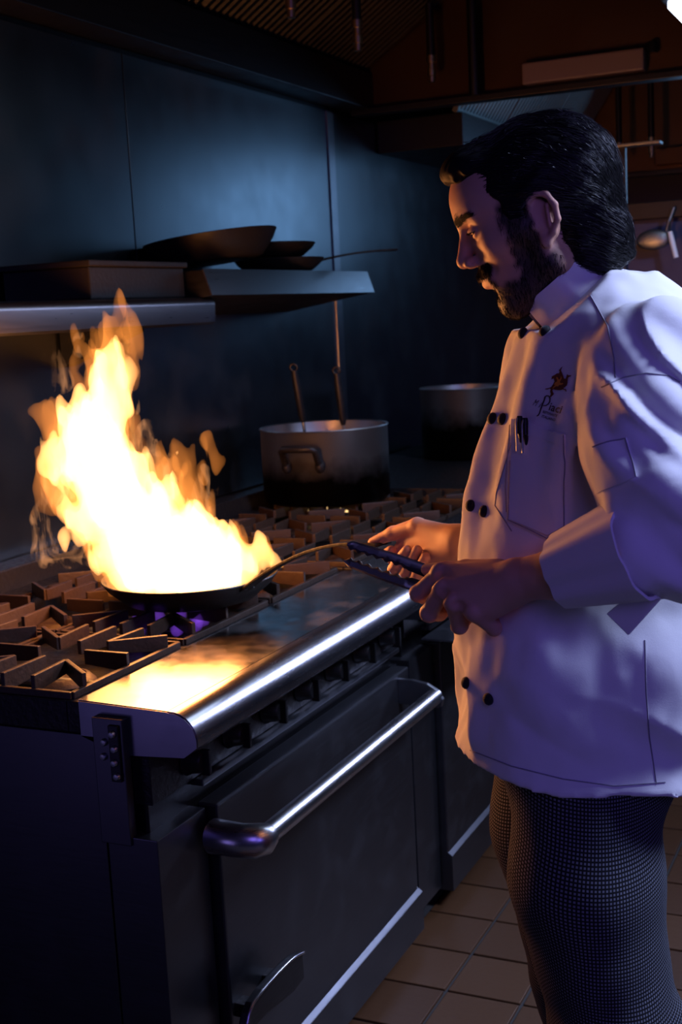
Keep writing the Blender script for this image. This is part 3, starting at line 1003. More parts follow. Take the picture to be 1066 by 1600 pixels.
# torn translucent shreds of flame around the main body
WF = Field((-0.44, -0.11, 0.0), (0.16, 0.12, 0.60), 0.0032)
X, Y, Z = WF.grid()
w1 = vnoise(X * 16 + 3, Y * 16, Z * 9 + 2); w2 = vnoise(X * 16 + 8, Y * 16 + 5, Z * 9 + 7)
SX, SY = X + 0.022 * w1, Y + 0.022 * w2
for (x0, y0, r0, x1, y1, r1) in ((70, 855, 26, 62, 800, 24), (62, 800, 24, 80, 750, 16), (105, 868, 16, 85, 850, 22), (95, 760, 30, 85, 700, 20), (100, 590, 20, 85, 545, 10), (130, 540, 16, 120, 500, 6),
                                 (235, 770, 26, 228, 690, 22), (228, 690, 22, 236, 650, 8), (270, 790, 22, 262, 720, 14), (320, 790, 24, 330, 740, 12), (345, 820, 18, 352, 770, 8), (212, 640, 10, 216, 590, 5), (160, 880, 20, 130, 860, 16)):
    a_, b_ = fp(x0, y0), fp(x1, y1)
    lo = np.minimum(a_, b_) - 0.09; hi = np.maximum(a_, b_) + 0.09
    s_, _ = WF.sub(lo, hi)
    d = d_cone(SX[s_], SY[s_] * 0.8, np.broadcast_to(Z, SX.shape)[s_], a_, b_, r0 * PX, r1 * PX).astype(np.float32)
    WF.f[s_] = np.minimum(WF.f[s_], d)
rid = np.abs(vnoise(SX * 46 + 9 * Z, SY * 40, Z * 17 + 4 * w1)) + 0.35 * np.abs(vnoise(SX * 95, SY * 80 + 4, Z * 34 + 3))
WF.f = np.maximum(WF.f, ((rid - 0.23) * 0.022).astype(np.float32))
v_, q_ = WF.mesh()
wo = np_mesh('wisps', v_, q_, 'flame_wisp', fl, kind='stuff')


def gas_jets(parent_name, cx, cy, z, mat, n, r0, h, label, wid, a0=0.0):
    t = empty('burner_flame', (cx, cy, z), 0, label, 'fire')
    for k in range(n):
        a = a0 + 2 * PI * k / n
        d = Vector((math.cos(a), math.sin(a), 0))
        hh = h * rw.uniform(0.7, 1.2)
        pts = [d * r0, d * (r0 + wid * 0.9) + Vector((0, 0, hh * 0.3)), d * (r0 + wid * 1.6) + Vector((0, 0, hh * 0.65)), d * (r0 + wid * 1.8) + Vector((0, 0, hh))]
        MB().tube(pts, [wid * 0.5, wid, wid * 0.7, 0.0005], 10).build('jet', mat, t, smooth=True)
    return t


gas_jets('a', 2.14, 1.405, 0.886, 'gas_flame', 10, 0.058, 0.034, 'violet gas flame licking under the black skillet', 0.015, 0.2)
gas_jets('b', 3.56, 1.70, 0.886, 'gas_flame_yellow', 12, 0.062, 0.022, 'small yellow gas flame under the wide sooty pot', 0.007, 0.1)


# ------------------------------------------------------------------ the cook
def skin_material():
    m, n, l, b = new_mat('skin')
    a = n.new('ShaderNodeAttribute'); a.attribute_name = 'beard'
    a2 = n.new('ShaderNodeAttribute'); a2.attribute_name = 'flush'
    tc = n.new('ShaderNodeTexCoord')
    nz = n.new('ShaderNodeTexNoise'); nz.inputs['Scale'].default_value = 240; nz.inputs['Detail'].default_value = 4
    l.new(tc.outputs['Object'], nz.inputs['Vector'])
    n2 = n.new('ShaderNodeTexNoise'); n2.inputs['Scale'].default_value = 30; n2.inputs['Detail'].default_value = 3
    l.new(tc.outputs['Object'], n2.inputs['Vector'])
    c0 = n.new('ShaderNodeMix'); c0.data_type = 'RGBA'; c0.inputs[6].default_value = (0.50, 0.27, 0.18, 1); c0.inputs[7].default_value = (0.60, 0.35, 0.24, 1)
    l.new(n2.outputs[0], c0.inputs[0])
    c1 = n.new('ShaderNodeMix'); c1.data_type = 'RGBA'; c1.inputs[7].default_value = (0.50, 0.20, 0.16, 1)
    l.new(a2.outputs['Fac'], c1.inputs[0]); l.new(c0.outputs[2], c1.inputs[6])
    c2 = n.new('ShaderNodeMix'); c2.data_type = 'RGBA'; c2.inputs[7].default_value = (0.030, 0.022, 0.018, 1)
    l.new(a.outputs['Fac'], c2.inputs[0]); l.new(c1.outputs[2], c2.inputs[6])
    l.new(c2.outputs[2], b.inputs['Base Color'])
    b.inputs['Roughness'].default_value = 0.58
    b.inputs['Subsurface Weight'].default_value = 0.12
    b.inputs['Subsurface Radius'].default_value = (0.010, 0.004, 0.002)
    bp = n.new('ShaderNodeBump'); bp.inputs['Strength'].default_value = 0.18; bp.inputs['Distance'].default_value = 0.001
    l.new(nz.outputs[0], bp.inputs['Height']); l.new(bp.outputs[0], b.inputs['Normal'])


def cloth_material(name, color, rough=0.85, weave=900, strength=0.25):
    m, n, l, b = new_mat(name)
    b.inputs['Base Color'].default_value = (*color, 1)
    b.inputs['Roughness'].default_value = rough
    b.inputs['Specular IOR Level'].default_value = 0.2
    b.inputs['Sheen Weight'].default_value = 0.15
    tc = n.new('ShaderNodeTexCoord')
    nz = n.new('ShaderNodeTexNoise'); nz.inputs['Scale'].default_value = weave; nz.inputs['Detail'].default_value = 2
    n2 = n.new('ShaderNodeTexNoise'); n2.inputs['Scale'].default_value = 60; n2.inputs['Detail'].default_value = 5
    l.new(tc.outputs['Object'], nz.inputs['Vector']); l.new(tc.outputs['Object'], n2.inputs['Vector'])
    ad = n.new('ShaderNodeMath'); ad.operation = 'ADD'
    l.new(nz.outputs[0], ad.inputs[0]); l.new(n2.outputs[0], ad.inputs[1])
    bp = n.new('ShaderNodeBump'); bp.inputs['Strength'].default_value = strength; bp.inputs['Distance'].default_value = 0.0015
    l.new(ad.outputs[0], bp.inputs['Height']); l.new(bp.outputs[0], b.inputs['Normal'])


def check_material():
    m, n, l, b = new_mat('check_cloth')
    a = n.new('ShaderNodeAttribute'); a.attribute_name = 'weave'
    sp = n.new('ShaderNodeSeparateXYZ'); l.new(a.outputs['Vector'], sp.inputs[0])
    outs = []
    for i in (0, 1):
        mu = n.new('ShaderNodeMath'); mu.operation = 'MULTIPLY'; mu.inputs[1].default_value = 190
        l.new(sp.outputs[i], mu.inputs[0])
        fr = n.new('ShaderNodeMath'); fr.operation = 'FRACT'; l.new(mu.outputs[0], fr.inputs[0])
        gt = n.new('ShaderNodeMath'); gt.operation = 'GREATER_THAN'; gt.inputs[1].default_value = 0.46
        l.new(fr.outputs[0], gt.inputs[0]); outs.append(gt)
    an = n.new('ShaderNodeMath'); an.operation = 'MULTIPLY'
    l.new(outs[0].outputs[0], an.inputs[0]); l.new(outs[1].outputs[0], an.inputs[1])
    mx = n.new('ShaderNodeMix'); mx.data_type = 'RGBA'
    mx.inputs[6].default_value = (0.012, 0.012, 0.014, 1); mx.inputs[7].default_value = (0.18, 0.19, 0.22, 1)
    l.new(an.outputs[0], mx.inputs[0]); l.new(mx.outputs[2], b.inputs['Base Color'])
    b.inputs['Roughness'].default_value = 0.9
    b.inputs['Specular IOR Level'].default_value = 0.15


skin_material()
cloth_material('white_cotton', (0.78, 0.77, 0.78), strength=0.12)
cloth_material('shaded_seam_thread', (0.26, 0.25, 0.30))  # dark tone puts the shade along the seams into the thread colour
cloth_material('black_knot', (0.010, 0.010, 0.012), 0.7)
cloth_material('dark_thread', (0.035, 0.010, 0.020), 0.7)
cloth_material('orange_thread', (0.75, 0.26, 0.03), 0.6)
cloth_material('brown_thread', (0.16, 0.035, 0.012), 0.6)
check_material()
m, n, l, b = new_mat('black_hair')
b.inputs['Base Color'].default_value = (0.010, 0.009, 0.010, 1); b.inputs['Roughness'].default_value = 0.30
m, n, l, b = new_mat('hair_mass')
b.inputs['Base Color'].default_value = (0.006, 0.006, 0.007, 1); b.inputs['Roughness'].default_value = 0.6; b.inputs['Specular IOR Level'].default_value = 0.08
m, n, l, b = new_mat('eye_wet')
b.inputs['Base Color'].default_value = (0.10, 0.07, 0.06, 1); b.inputs['Roughness'].default_value = 0.08
metal('shoe_leather', (0.015, 0.015, 0.016), 0.4, metallic=0.0)
metal('tong_steel', (0.42, 0.42, 0.44), 0.36)

YAW = math.radians(25.1445 - 90)
man = empty('person', (1.699, 0.499, 0), YAW, 'bearded dark haired cook in white double breasted jacket and checked trousers at the range', 'person')
MW = mworld(man); MI = MW.inverted()
CAM_L = MI @ Vector((0, 0, 1.5))
CAM_R = _q.to_matrix()


def pix_ray(px, py):
    d = CAM_R @ Vector(((px - 533) / 2000, -(py - 800) / 2000, -1))
    return (MI.to_3x3() @ d).normalized()


# ---- head, modelled upright (F forward, S side, U up from the ears) and then bowed towards the pan
PITCH, HYAW = math.radians(20), math.radians(9)
HEAD = (0.004, 0.0, 1.602)


def head_to_local(P):
    P = np.asarray(P, float)
    F, S_, U = P[:, 0], P[:, 1], P[:, 2]
    f = F * math.cos(PITCH) + U * math.sin(PITCH)
    u = U * math.cos(PITCH) - F * math.sin(PITCH)
    # f along face direction (-cos y, sin y), s along its left side
    x = -f * math.cos(HYAW) - S_ * math.sin(HYAW)
    y = f * math.sin(HYAW) - S_ * math.cos(HYAW)
    return np.stack([x + HEAD[0], y + HEAD[1], u + HEAD[2]], 1)


def local_to_head(p):
    x, y, u = p[0] - HEAD[0], p[1] - HEAD[1], p[2] - HEAD[2]
    f = -x * math.cos(HYAW) + y * math.sin(HYAW)
    s = -x * math.sin(HYAW) - y * math.cos(HYAW)
    return np.array([f * math.cos(PITCH) - u * math.sin(PITCH), s, u * math.cos(PITCH) + f * math.sin(PITCH)])


HF = Field((-0.15, -0.11, -0.21), (0.13, 0.11, 0.165), 0.002)
HF.ell((-0.012, 0, 0.043), (0.096, 0.075, 0.083))
HF.ell((0.032, 0, 0.058), (0.054, 0.062, 0.050), 0.03)
HF.ell((0.026, 0, -0.008), (0.053, 0.060, 0.066), 0.02)
for s in (-1, 1):
    HF.cone((-0.008, s * 0.053, -0.056), (0.050, s * 0.017, -0.088), 0.016, 0.017, 0.022)
    HF.cone((-0.008, s * 0.055, -0.056), (-0.004, s * 0.062, -0.005), 0.016, 0.012, 0.02)
    HF.cone((0.050, s * 0.043, -0.004), (0.012, s * 0.063, 0.0), 0.015, 0.013, 0.02)
HF.ell((0.026, 0, -0.066), (0.045, 0.046, 0.034), 0.02)
HF.ell((0.056, 0, -0.040), (0.031, 0.031, 0.034), 0.018)
HF.ell((0.060, 0, -0.088), (0.018, 0.022, 0.017), 0.016)
for s in (-1, 1):
    HF.cone((0.080, s * 0.010, 0.042), (0.060, s * 0.046, 0.043), 0.0095, 0.008, 0.012)
    HF.ell((0.086, s * 0.033, 0.021), (0.017, 0.020, 0.013), 0.012, 'cut')
HF.cone((0.082, 0, 0.030), (0.0985, 0, -0.006), 0.0072, 0.0098, 0.010)
HF.ell((0.100, 0, -0.009), (0.0100, 0.0105, 0.0095), 0.005)
for s in (-1, 1):
    HF.ell((0.090, s * 0.0125, -0.014), (0.0115, 0.0075, 0.008), 0.005)
    HF.ell((0.0945, s * 0.007, -0.0215), (0.0055, 0.0032, 0.004), 0.002, 'cut')
    HF.cone((0.086, s * 0.019, -0.012), (0.068, s * 0.036, -0.034), 0.003, 0.003, 0.010, 'cut')
    # lids over a lowered gaze
    HF.ell((0.0645, s * 0.0315, 0.0205), (0.0138, 0.0150, 0.0130), 0.003)
    HF.cone((0.0775, s * 0.0315, 0.0235), (0.068, s * 0.0455, 0.0205), 0.0024, 0.0018, 0.003)
    HF.cone((0.0775, s * 0.0215, 0.020), (0.0775, s * 0.0315, 0.0232), 0.0018, 0.0024, 0.003)
    HF.ell((0.0795, s * 0.0335, 0.0180), (0.0075, 0.0120, 0.0024), 0.001, 'cut')
HF.cone((0.0855, 0, -0.0390), (0.0730, -0.025, -0.0430), 0.0056, 0.0028, 0.006).cone((0.0855, 0, -0.0390), (0.0730, 0.025, -0.0430), 0.0056, 0.0028, 0.006)
HF.cone((0.0810, 0, -0.0500), (0.0715, -0.024, -0.0455), 0.0060, 0.0028, 0.006).cone((0.0810, 0, -0.0500), (0.0715, 0.024, -0.0455), 0.0060, 0.0028, 0.006)
HF.ell((0.089, 0, -0.0448), (0.010, 0.027, 0.0008), 0.0015, 'cut')
HF.ell((0.083, 0, -0.0645), (0.009, 0.020, 0.006), 0.010, 'cut')
# ears
for s in (-1, 1):
    HF.ell((-0.016, s * 0.0735, -0.002), (0.019, 0.007, 0.031), 0.004)
    e = [(-0.001, 0.0745, 0.010), (-0.006, 0.078, 0.026), (-0.018, 0.083, 0.031), (-0.030, 0.087, 0.024), (-0.035, 0.0885, 0.008), (-0.032, 0.086, -0.010), (-0.022, 0.081, -0.022), (-0.011, 0.076, -0.031)]
    for i in range(len(e) - 1):
        a, c = e[i], e[i + 1]
        HF.cone((a[0], s * a[1], a[2]), (c[0], s * c[1], c[2]), 0.0042, 0.0042, 0.003)
    HF.ell((-0.009, s * 0.0765, -0.030), (0.0075, 0.005, 0.009), 0.004)
    HF.ell((-0.014, s * 0.087, 0.002), (0.0115, 0.0085, 0.0185), 0.003, 'cut')
    HF.cone((-0.026, s * 0.083, 0.012), (-0.020, s * 0.0815, -0.014), 0.0030, 0.0026, 0.003)
    HF.ell((-0.001, s * 0.0765, -0.006), (0.005, 0.005, 0.007), 0.003)
# neck runs down and back to the collar
NK = local_to_head((0.085, 0.0, 1.43)); NK2 = local_to_head((0.062, 0.0, 1.53))
HF.cone((-0.040, 0, -0.030), tuple(NK2), 0.056, 0.057, 0.025)
HF.cone(tuple(NK2), tuple(NK), 0.057, 0.066, 0.01)
Hc, Hq = HF.mesh()


def sstep(a, b, x):
    t = np.clip((x - a) / (b - a), 0, 1)
    return t * t * (3 - 2 * t)


def beard_mask(P):
    F, S_, U = P[:, 0], np.abs(P[:, 1]), P[:, 2]
    jig = 0.004 * vnoise(P[:, 0] * 120, P[:, 1] * 120, P[:, 2] * 120)
    side = sstep(-0.006, 0.002, F + jig) * (1 - sstep(0.030, 0.042, F + jig)) * (1 - sstep(0.03, 0.045, U)) * sstep(0.038, 0.050, S_)
    low = 1 - sstep(-0.064, -0.052, U + jig - 0.25 * np.maximum(0, 0.045 - F))
    stache = sstep(0.058, 0.066, F) * sstep(-0.0365, -0.033, U) * (1 - sstep(-0.026, -0.021, U)) * (1 - sstep(0.026, 0.034, S_))
    corner = sstep(0.052, 0.058, F) * (1 - sstep(0.026, 0.033, S_)) * sstep(0.021, 0.027, S_) * (1 - sstep(-0.04, -0.03, U))
    neck = sstep(-0.145, -0.115, U)
    front = sstep(-0.03, -0.005, F)
    return np.clip(np.maximum(np.maximum(side, low * front * neck), np.maximum(stache, corner)), 0, 1)


ear_flush = np.exp(-((Hc[:, 0] + 0.016) ** 2 + (np.abs(Hc[:, 1]) - 0.08) ** 2 + Hc[:, 2] ** 2) / 0.0012) * 0.5
lip = np.exp(-(((Hc[:, 0] - 0.082) / 0.010) ** 2 + (Hc[:, 1] / 0.022) ** 2 + ((Hc[:, 2] + 0.045) / 0.009) ** 2)) * 0.8
head_attr = (beard_mask(Hc) * 0.94, np.clip(ear_flush + lip, 0, 1))
Hl = head_to_local(Hc)

# ---- left arm and fist (near), right arm and hand (far)
LA = Field((-0.21, -0.34, 1.04), (0.20, -0.02, 1.28), 0.0021)
LA.chain([(0.145, -0.288, 1.212), (0.060, -0.243, 1.190), (0.000, -0.208, 1.170), (-0.050, -0.178, 1.158)], [0.044, 0.041, 0.032, 0.0262], 0.012)
wr = (-0.054, -0.176, 1.156)
lm = [(-0.143, -0.104, 1.156), (-0.143, -0.129, 1.141), (-0.132, -0.150, 1.127), (-0.108, -0.165, 1.116)]
for p, r in zip(lm, (0.0135, 0.0140, 0.0130, 0.0120)):
    LA.cone(wr, p, 0.022, r, 0.012)
LA.ell((-0.088, -0.150, 1.126), (0.030, 0.018, 0.020), 0.014)
LA.cone((-0.060, -0.168, 1.140), (-0.095, -0.150, 1.112), 0.020, 0.014, 0.012)
LA.cone((-0.080, -0.140, 1.148), (-0.125, -0.115, 1.138), 0.018, 0.013, 0.012)
fing = [
    [lm[0], (-0.173, -0.088, 1.127), (-0.164, -0.062, 1.116), (-0.146, -0.060, 1.128)],
    [lm[1], (-0.161, -0.108, 1.104), (-0.146, -0.080, 1.096), (-0.126, -0.076, 1.108)],
    [lm[2], (-0.123, -0.122, 1.089), (-0.113, -0.097, 1.092), (-0.101, -0.094, 1.110)],
    [lm[3], (-0.080, -0.137, 1.087), (-0.078, -0.116, 1.093), (-0.077, -0.113, 1.108)]]
for g, r in zip(fing, (0.0110, 0.0114, 0.0108, 0.0098)):
    LA.cone(g[0], g[1], r * 1.08, r, 0.005).cone(g[1], g[2], r, r * 0.92, 0.002).cone(g[2], g[3], r * 0.92, r * 0.78, 0.002)
    LA.ell(g[1], (r * 1.10,) * 3, 0.003)
for p, q in zip(lm, fing):
    LA.ell((p[0] - 0.001, p[1] - 0.004, p[2] + 0.003), (0.0118, 0.0118, 0.0118), 0.004)
# hollows between the knuckles
for i in (0, 1, 2):
    c = [(lm[i][k] + lm[i + 1][k]) / 2 for k in range(3)]
    LA.ell((c[0] - 0.008, c[1] - 0.010, c[2] + 0.004), (0.006, 0.006, 0.006), 0.008, 'cut')
LA.cone((-0.072, -0.142, 1.162), (-0.109, -0.097, 1.158), 0.0165, 0.0132, 0.012).cone((-0.109, -0.097, 1.158), (-0.135, -0.072, 1.154), 0.0122, 0.0108, 0.004).cone((-0.135, -0.072, 1.154), (-0.158, -0.052, 1.151), 0.0108, 0.0082, 0.004)
# raised tendons and veins on the back of the hand
for p, o_ in ((lm[1], 0.010), (lm[2], 0.007), (lm[0], 0.011)):
    LA.cone((wr[0] - 0.03, wr[1] + 0.004, wr[2] + o_), (p[0] + 0.008, p[1] - 0.010, p[2] + 0.009), 0.0028, 0.003, 0.006)
LA.cone((-0.078, -0.178, 1.158), (-0.112, -0.160, 1.142), 0.0022, 0.002, 0.004).cone((-0.092, -0.172, 1.150), (-0.118, -0.146, 1.148), 0.002, 0.0018, 0.004)

RA = Field((-0.25, 0.20, 1.02), (0.22, 0.47, 1.24), 0.0024)
RA.chain([(0.18, 0.270, 1.175), (0.05, 0.285, 1.150), (-0.04, 0.290, 1.130), (-0.078, 0.302, 1.122)], [0.044, 0.038, 0.030, 0.0275], 0.012)
wr2 = (-0.078, 0.302, 1.120)
rm = [(-0.160, 0.405, 1.110), (-0.146, 0.386, 1.102), (-0.130, 0.368, 1.094), (-0.114, 0.352, 1.084)]
for p in rm:
    RA.cone(wr2, p, 0.022, 0.0145, 0.012)
RA.cone((-0.085, 0.300, 1.108), (-0.125, 0.335, 1.088), 0.018, 0.015, 0.012)
rf = [[rm[0], (-0.186, 0.402, 1.080), (-0.196, 0.400, 1.088), (-0.188, 0.388, 1.097)],
      [rm[1], (-0.186, 0.376, 1.066), (-0.180, 0.366, 1.078), (-0.163, 0.350, 1.103)],
      [rm[2], (-0.168, 0.358, 1.060), (-0.162, 0.350, 1.074), (-0.147, 0.336, 1.105)],
      [rm[3], (-0.152, 0.340, 1.055), (-0.148, 0.334, 1.068), (-0.135, 0.321, 1.096)]]
for g, r in zip(rf, (0.0105, 0.0108, 0.0105, 0.0095)):
    RA.cone(g[0], g[1], r * 1.1, r, 0.006).cone(g[1], g[2], r, r * 0.97, 0.0015).cone(g[2], g[3], r * 0.97, r * 0.82, 0.0015)
RA.chain([(-0.092, 0.318, 1.128), (-0.143, 0.372, 1.140), (-0.183, 0.412, 1.122), (-0.218, 0.434, 1.104)], [0.019, 0.0135, 0.0118, 0.0085], 0.006, 0.014)
# hidden core of the body under the clothes
BF = Field((-0.13, -0.35, 0.02), (0.36, 0.34, 1.56), 0.012)
BF.chain([(0.075, 0, 1.46), (0.085, 0, 1.30), (0.065, 0, 1.10), (0.07, 0, 0.92)], [0.06, 0.085, 0.10, 0.10], 0.03)
for s in (-1, 1):
    BF.chain([(0.065, s * 0.10, 0.93), (0.085, s * 0.112, 0.50), (0.125, s * 0.115, 0.09)], [0.075, 0.052, 0.036], 0.03)
    BF.cone((0.10, 0, 1.43), (0.105, s * 0.16, 1.42), 0.05, 0.05, 0.03)
BF.chain([(0.105, -0.150, 1.42), (0.125, -0.255, 1.26), (0.148, -0.287, 1.213), (0.12, -0.275, 1.206)], [0.045, 0.042, 0.040, 0.038], 0.01)
BF.chain([(0.105, 0.165, 1.42), (0.19, 0.255, 1.18), (0.17, 0.268, 1.175)], [0.045, 0.042, 0.038], 0.01)
chunks = [(Hl, Hq), LA.mesh(), RA.mesh(), BF.mesh()]
V, Q = join_meshes(chunks)
bz = np.zeros(len(V)); fz = np.zeros(len(V))
bz[:len(Hl)] = head_attr[0]; fz[:len(Hl)] = head_attr[1]
kn = np.zeros(len(V))
for p in lm: kn = np.maximum(kn, 0.5 * np.exp(-((V - np.array(p)) ** 2).sum(1) / 0.00022))
for g in rf: kn = np.maximum(kn, 0.5 * np.exp(-((V - np.array(g[3])) ** 2).sum(1) / 0.0002))
fz = np.maximum(fz, kn)
body = np_mesh('body', V, Q, 'skin', man, attrs={'beard': bz, 'flush': fz})
for s in (-1, 1):
    c = head_to_local([(0.0640, s * 0.0315, 0.0200)])[0]
    MB().ball(c, 0.0128, 20).build('eye', 'eye_wet', man, smooth=True)

# ---- hair: a swept back mass and loose strands combed over it
AF = Field((-0.175, -0.115, -0.115), (0.125, 0.115, 0.175), 0.0025)
AF.ell((-0.024, 0, 0.046), (0.104, 0.088, 0.089))
AF.ell((0.048, 0, 0.104), (0.040, 0.060, 0.026), 0.025)
AF.ell((-0.078, 0, 0.042), (0.048, 0.074, 0.066), 0.03)
AF.ell((-0.084, 0, -0.040), (0.032, 0.064, 0.056), 0.03)
AF.ell((-0.068, 0, -0.080), (0.024, 0.056, 0.034), 0.022)
AF.ell((-0.050, 0, -0.045), (0.036, 0.068, 0.052), 0.02)
AF.ell((-0.095, 0, -0.048), (0.017, 0.048, 0.030), 0.02)
X, Y, Z = AF.grid()
hl = np.interp(Z[0, 0], [-0.12, -0.085, -0.03, -0.022, 0.0, 0.04, 0.055, 0.07, 0.085, 0.095, 0.105, 0.16], [-0.036, -0.030, -0.022, 0.010, 0.024, 0.028, 0.036, 0.048, 0.066, 0.082, 0.14, 0.16]).astype(np.float32)[None, None, :]
hl = hl + 0.012 * sstep(0.06, 0.02, np.abs(Y)) * sstep(0.05, 0.08, Z) * 0
AF.f = np.maximum(AF.f, (X - hl) * 0.7).astype(np.float32)
AF.f = np.maximum(AF.f, (-0.100 - 0.5 * (X + 0.08) - Z).astype(np.float32))
for s in (-1, 1):
    AF.ell((-0.013, s * 0.088, -0.004), (0.0245, 0.034, 0.036), 0.003, 'cut')
gro = 0.0022 * vnoise(X * 10 + 3 + Z * 16, Y * 95, Z * 60 + X * 26) + 0.0014 * vnoise(X * 20, Y * 190, Z * 130 + X * 60)
AF.f = (AF.f + gro).astype(np.float32)
Vh, Qh = AF.mesh()
hair = np_mesh('hair', head_to_local(Vh), Qh, 'hair_mass', man)


def strands(field, seeds, flow, length, steps, r, lift, wob, name, mat, parent, seg=3):
    P = seeds.copy(); path = [P]
    L = length[:, None] / steps
    for i in range(steps):
        g = field.grad(P)
        d = flow(P)
        d = d - g * (d * g).sum(1, keepdims=True)
        d = d / (np.linalg.norm(d, axis=1, keepdims=True) + 1e-9) + wob[i % len(wob)]
        P = P + d * L
        off = field.sample(P)
        P = P + g * ((lift * (0.4 + i / steps))[:, None] - off[:, None]) * 0.8
        path.append(P)
    A = np.stack(path, 1)                                   # n, steps+1, 3
    A = head_to_local(A.reshape(-1, 3)).reshape(A.shape)
    n, m_, _ = A.shape
    T = np.gradient(A, axis=1); T /= np.linalg.norm(T, axis=2, keepdims=True) + 1e-9
    ref = np.array([0.3, 0.5, 0.8]); B = np.cross(T, ref); B /= np.linalg.norm(B, axis=2, keepdims=True) + 1e-9
    N = np.cross(T, B)
    rad = (r[:, None] * np.linspace(1, 0.25, m_)[None])[..., None]
    ring = [A + rad * (B * math.cos(2 * PI * k / seg) + N * math.sin(2 * PI * k / seg)) for k in range(seg)]
    Vv = np.stack(ring, 2).reshape(-1, 3)
    base = (np.arange(n)[:, None] * m_ + np.arange(m_ - 1)[None]) * seg
    qs = [np.stack([base + k, base + (k + 1) % seg, base + seg + (k + 1) % seg, base + seg + k], -1) for k in range(seg)]
    Qq = np.stack(qs, 2).reshape(-1, 4)
    return np_mesh(name, Vv, Qq, mat, parent, kind='stuff')


pick = Vh[(Vh[:, 2] > -0.095) & (Vh[:, 0] < 0.045)]
sd = pick[RNG.integers(0, len(pick), 5200)] + RNG.normal(0, 0.002, (5200, 3))


def hair_flow(P):
    F, S_, U = P[:, 0], P[:, 1], P[:, 2]
    up = sstep(0.02, 0.08, F) * 0.6 - sstep(0.0, -0.12, F) * 1.0 - 0.35 * (np.abs(S_) > 0.055)
    d = np.stack([-np.ones_like(F), 0.15 * np.sin(F * 60 + U * 40), up], 1)
    return d


strands(AF, sd, hair_flow, RNG.uniform(0.03, 0.085, 5200), 9, RNG.uniform(0.0003, 0.00075, 5200), np.abs(RNG.normal(0.0014, 0.0016, 5200)), [RNG.normal(0, 0.16, (5200, 3)) for _ in range(9)], 'hair_strands', 'black_hair', hair)
bm_ = beard_mask(Hc)
bs = Hc[(bm_ > 0.35) & (Hc[:, 2] < 0.035)]
bs = bs[RNG.integers(0, len(bs), 3200)]
strands(HF, bs, lambda P: np.stack([0.25 * np.ones(len(P)), 0 * P[:, 0], -np.ones(len(P))], 1), RNG.uniform(0.004, 0.010, 3200), 3, RNG.uniform(0.0002, 0.00035, 3200), np.abs(RNG.normal(0.0012, 0.0012, 3200)), [RNG.normal(0, 0.3, (3200, 3)) for _ in range(3)], 'beard', 'hair_mass', man)
ms = Hc[(np.abs(Hc[:, 1]) < 0.028) & (Hc[:, 0] > 0.070) & (Hc[:, 2] > -0.0350) & (Hc[:, 2] < -0.0225)]
ms = ms[RNG.integers(0, len(ms), 900)]
strands(HF, ms, lambda P: np.stack([0.15 * np.ones(len(P)), np.sign(P[:, 1]) * (0.25 + 18 * np.abs(P[:, 1])), -np.ones(len(P))], 1), RNG.uniform(0.007, 0.012, 900), 3, RNG.uniform(0.0003, 0.0005, 900), np.abs(RNG.normal(0.0014, 0.0009, 900)), [RNG.normal(0, 0.2, (900, 3)) for _ in range(3)], 'moustache', 'hair_mass', man)
eb = []
for s in (-1, 1):
    t = RNG.random(420)
    c = np.stack([0.090 - 0.026 * t, s * (0.010 + 0.040 * t), 0.040 + 0.007 * np.sin(t * 2.4) - 0.004 * t], 1)
    c[:, 2] += RNG.normal(0, 0.0022, 420) * (1.2 - t)
    eb.append(c)
eb = np.concatenate(eb)
for _ in range(6):
    eb = eb - HF.grad(eb) * HF.sample(eb)[:, None]
strands(HF, eb, lambda P: np.stack([-np.ones(len(P)), np.sign(P[:, 1]), 0.35 * np.ones(len(P))], 1), RNG.uniform(0.006, 0.011, len(eb)), 3, RNG.uniform(0.0003, 0.0005, len(eb)), np.full(len(eb), 0.0010), [RNG.normal(0, 0.2, (len(eb), 3)) for _ in range(3)], 'eyebrows', 'hair_mass', man)
lash = np.stack([np.full(40, 0.079) - 0.010 * np.linspace(0, 1, 40) ** 2, -(0.022 + 0.023 * np.linspace(0, 1, 40)), 0.0205 * np.ones(40)], 1)
lash = np.concatenate([lash, lash * np.array([1, -1, 1])])
for _ in range(4): lash = lash - HF.grad(lash) * HF.sample(lash)[:, None]
strands(HF, lash, lambda P: np.stack([np.ones(len(P)), 0.3 * np.sign(P[:, 1]), -0.5 * np.ones(len(P))], 1), np.full(80, 0.007), 3, np.full(80, 0.0004), np.full(80, 0.003), [RNG.normal(0, 0.1, (80, 3)) for _ in range(3)], 'eyelashes', 'black_hair', man)

# ---- trousers and shoes
TF = Field((-0.16, -0.30, 0.03), (0.36, 0.32, 0.99), 0.006)
TF.ell((0.065, 0, 0.90), (0.145, 0.175, 0.14), 0.0)
for s in (-1, 1):
    TF.chain([(0.040, s * 0.080, 0.88), (0.038, s * 0.092, 0.72), (0.080, s * 0.104, 0.48), (0.115, s * 0.112, 0.10)], [0.100, 0.100, 0.088, 0.082], 0.03)
X, Y, Z = TF.grid()
skw = Z - 0.5 * X
TF.f = (TF.f + 0.006 * vnoise(X * 15 + 2, Y * 15, Z * 5) + 0.005 * vnoise(X * 12, Y * 9, skw * 22) * sstep(0.8, 0.55, Z)).astype(np.float32)
TF.f = np.maximum(np.maximum(TF.f, (0.055 - Z + 0 * X).astype(np.float32)), (Z - 0.96 + 0 * X).astype(np.float32))
Vt, Qt = TF.mesh()
ang = np.arctan2(Vt[:, 1] - np.where(Vt[:, 1] < 0, -0.11, 0.11), Vt[:, 0] - 0.07)
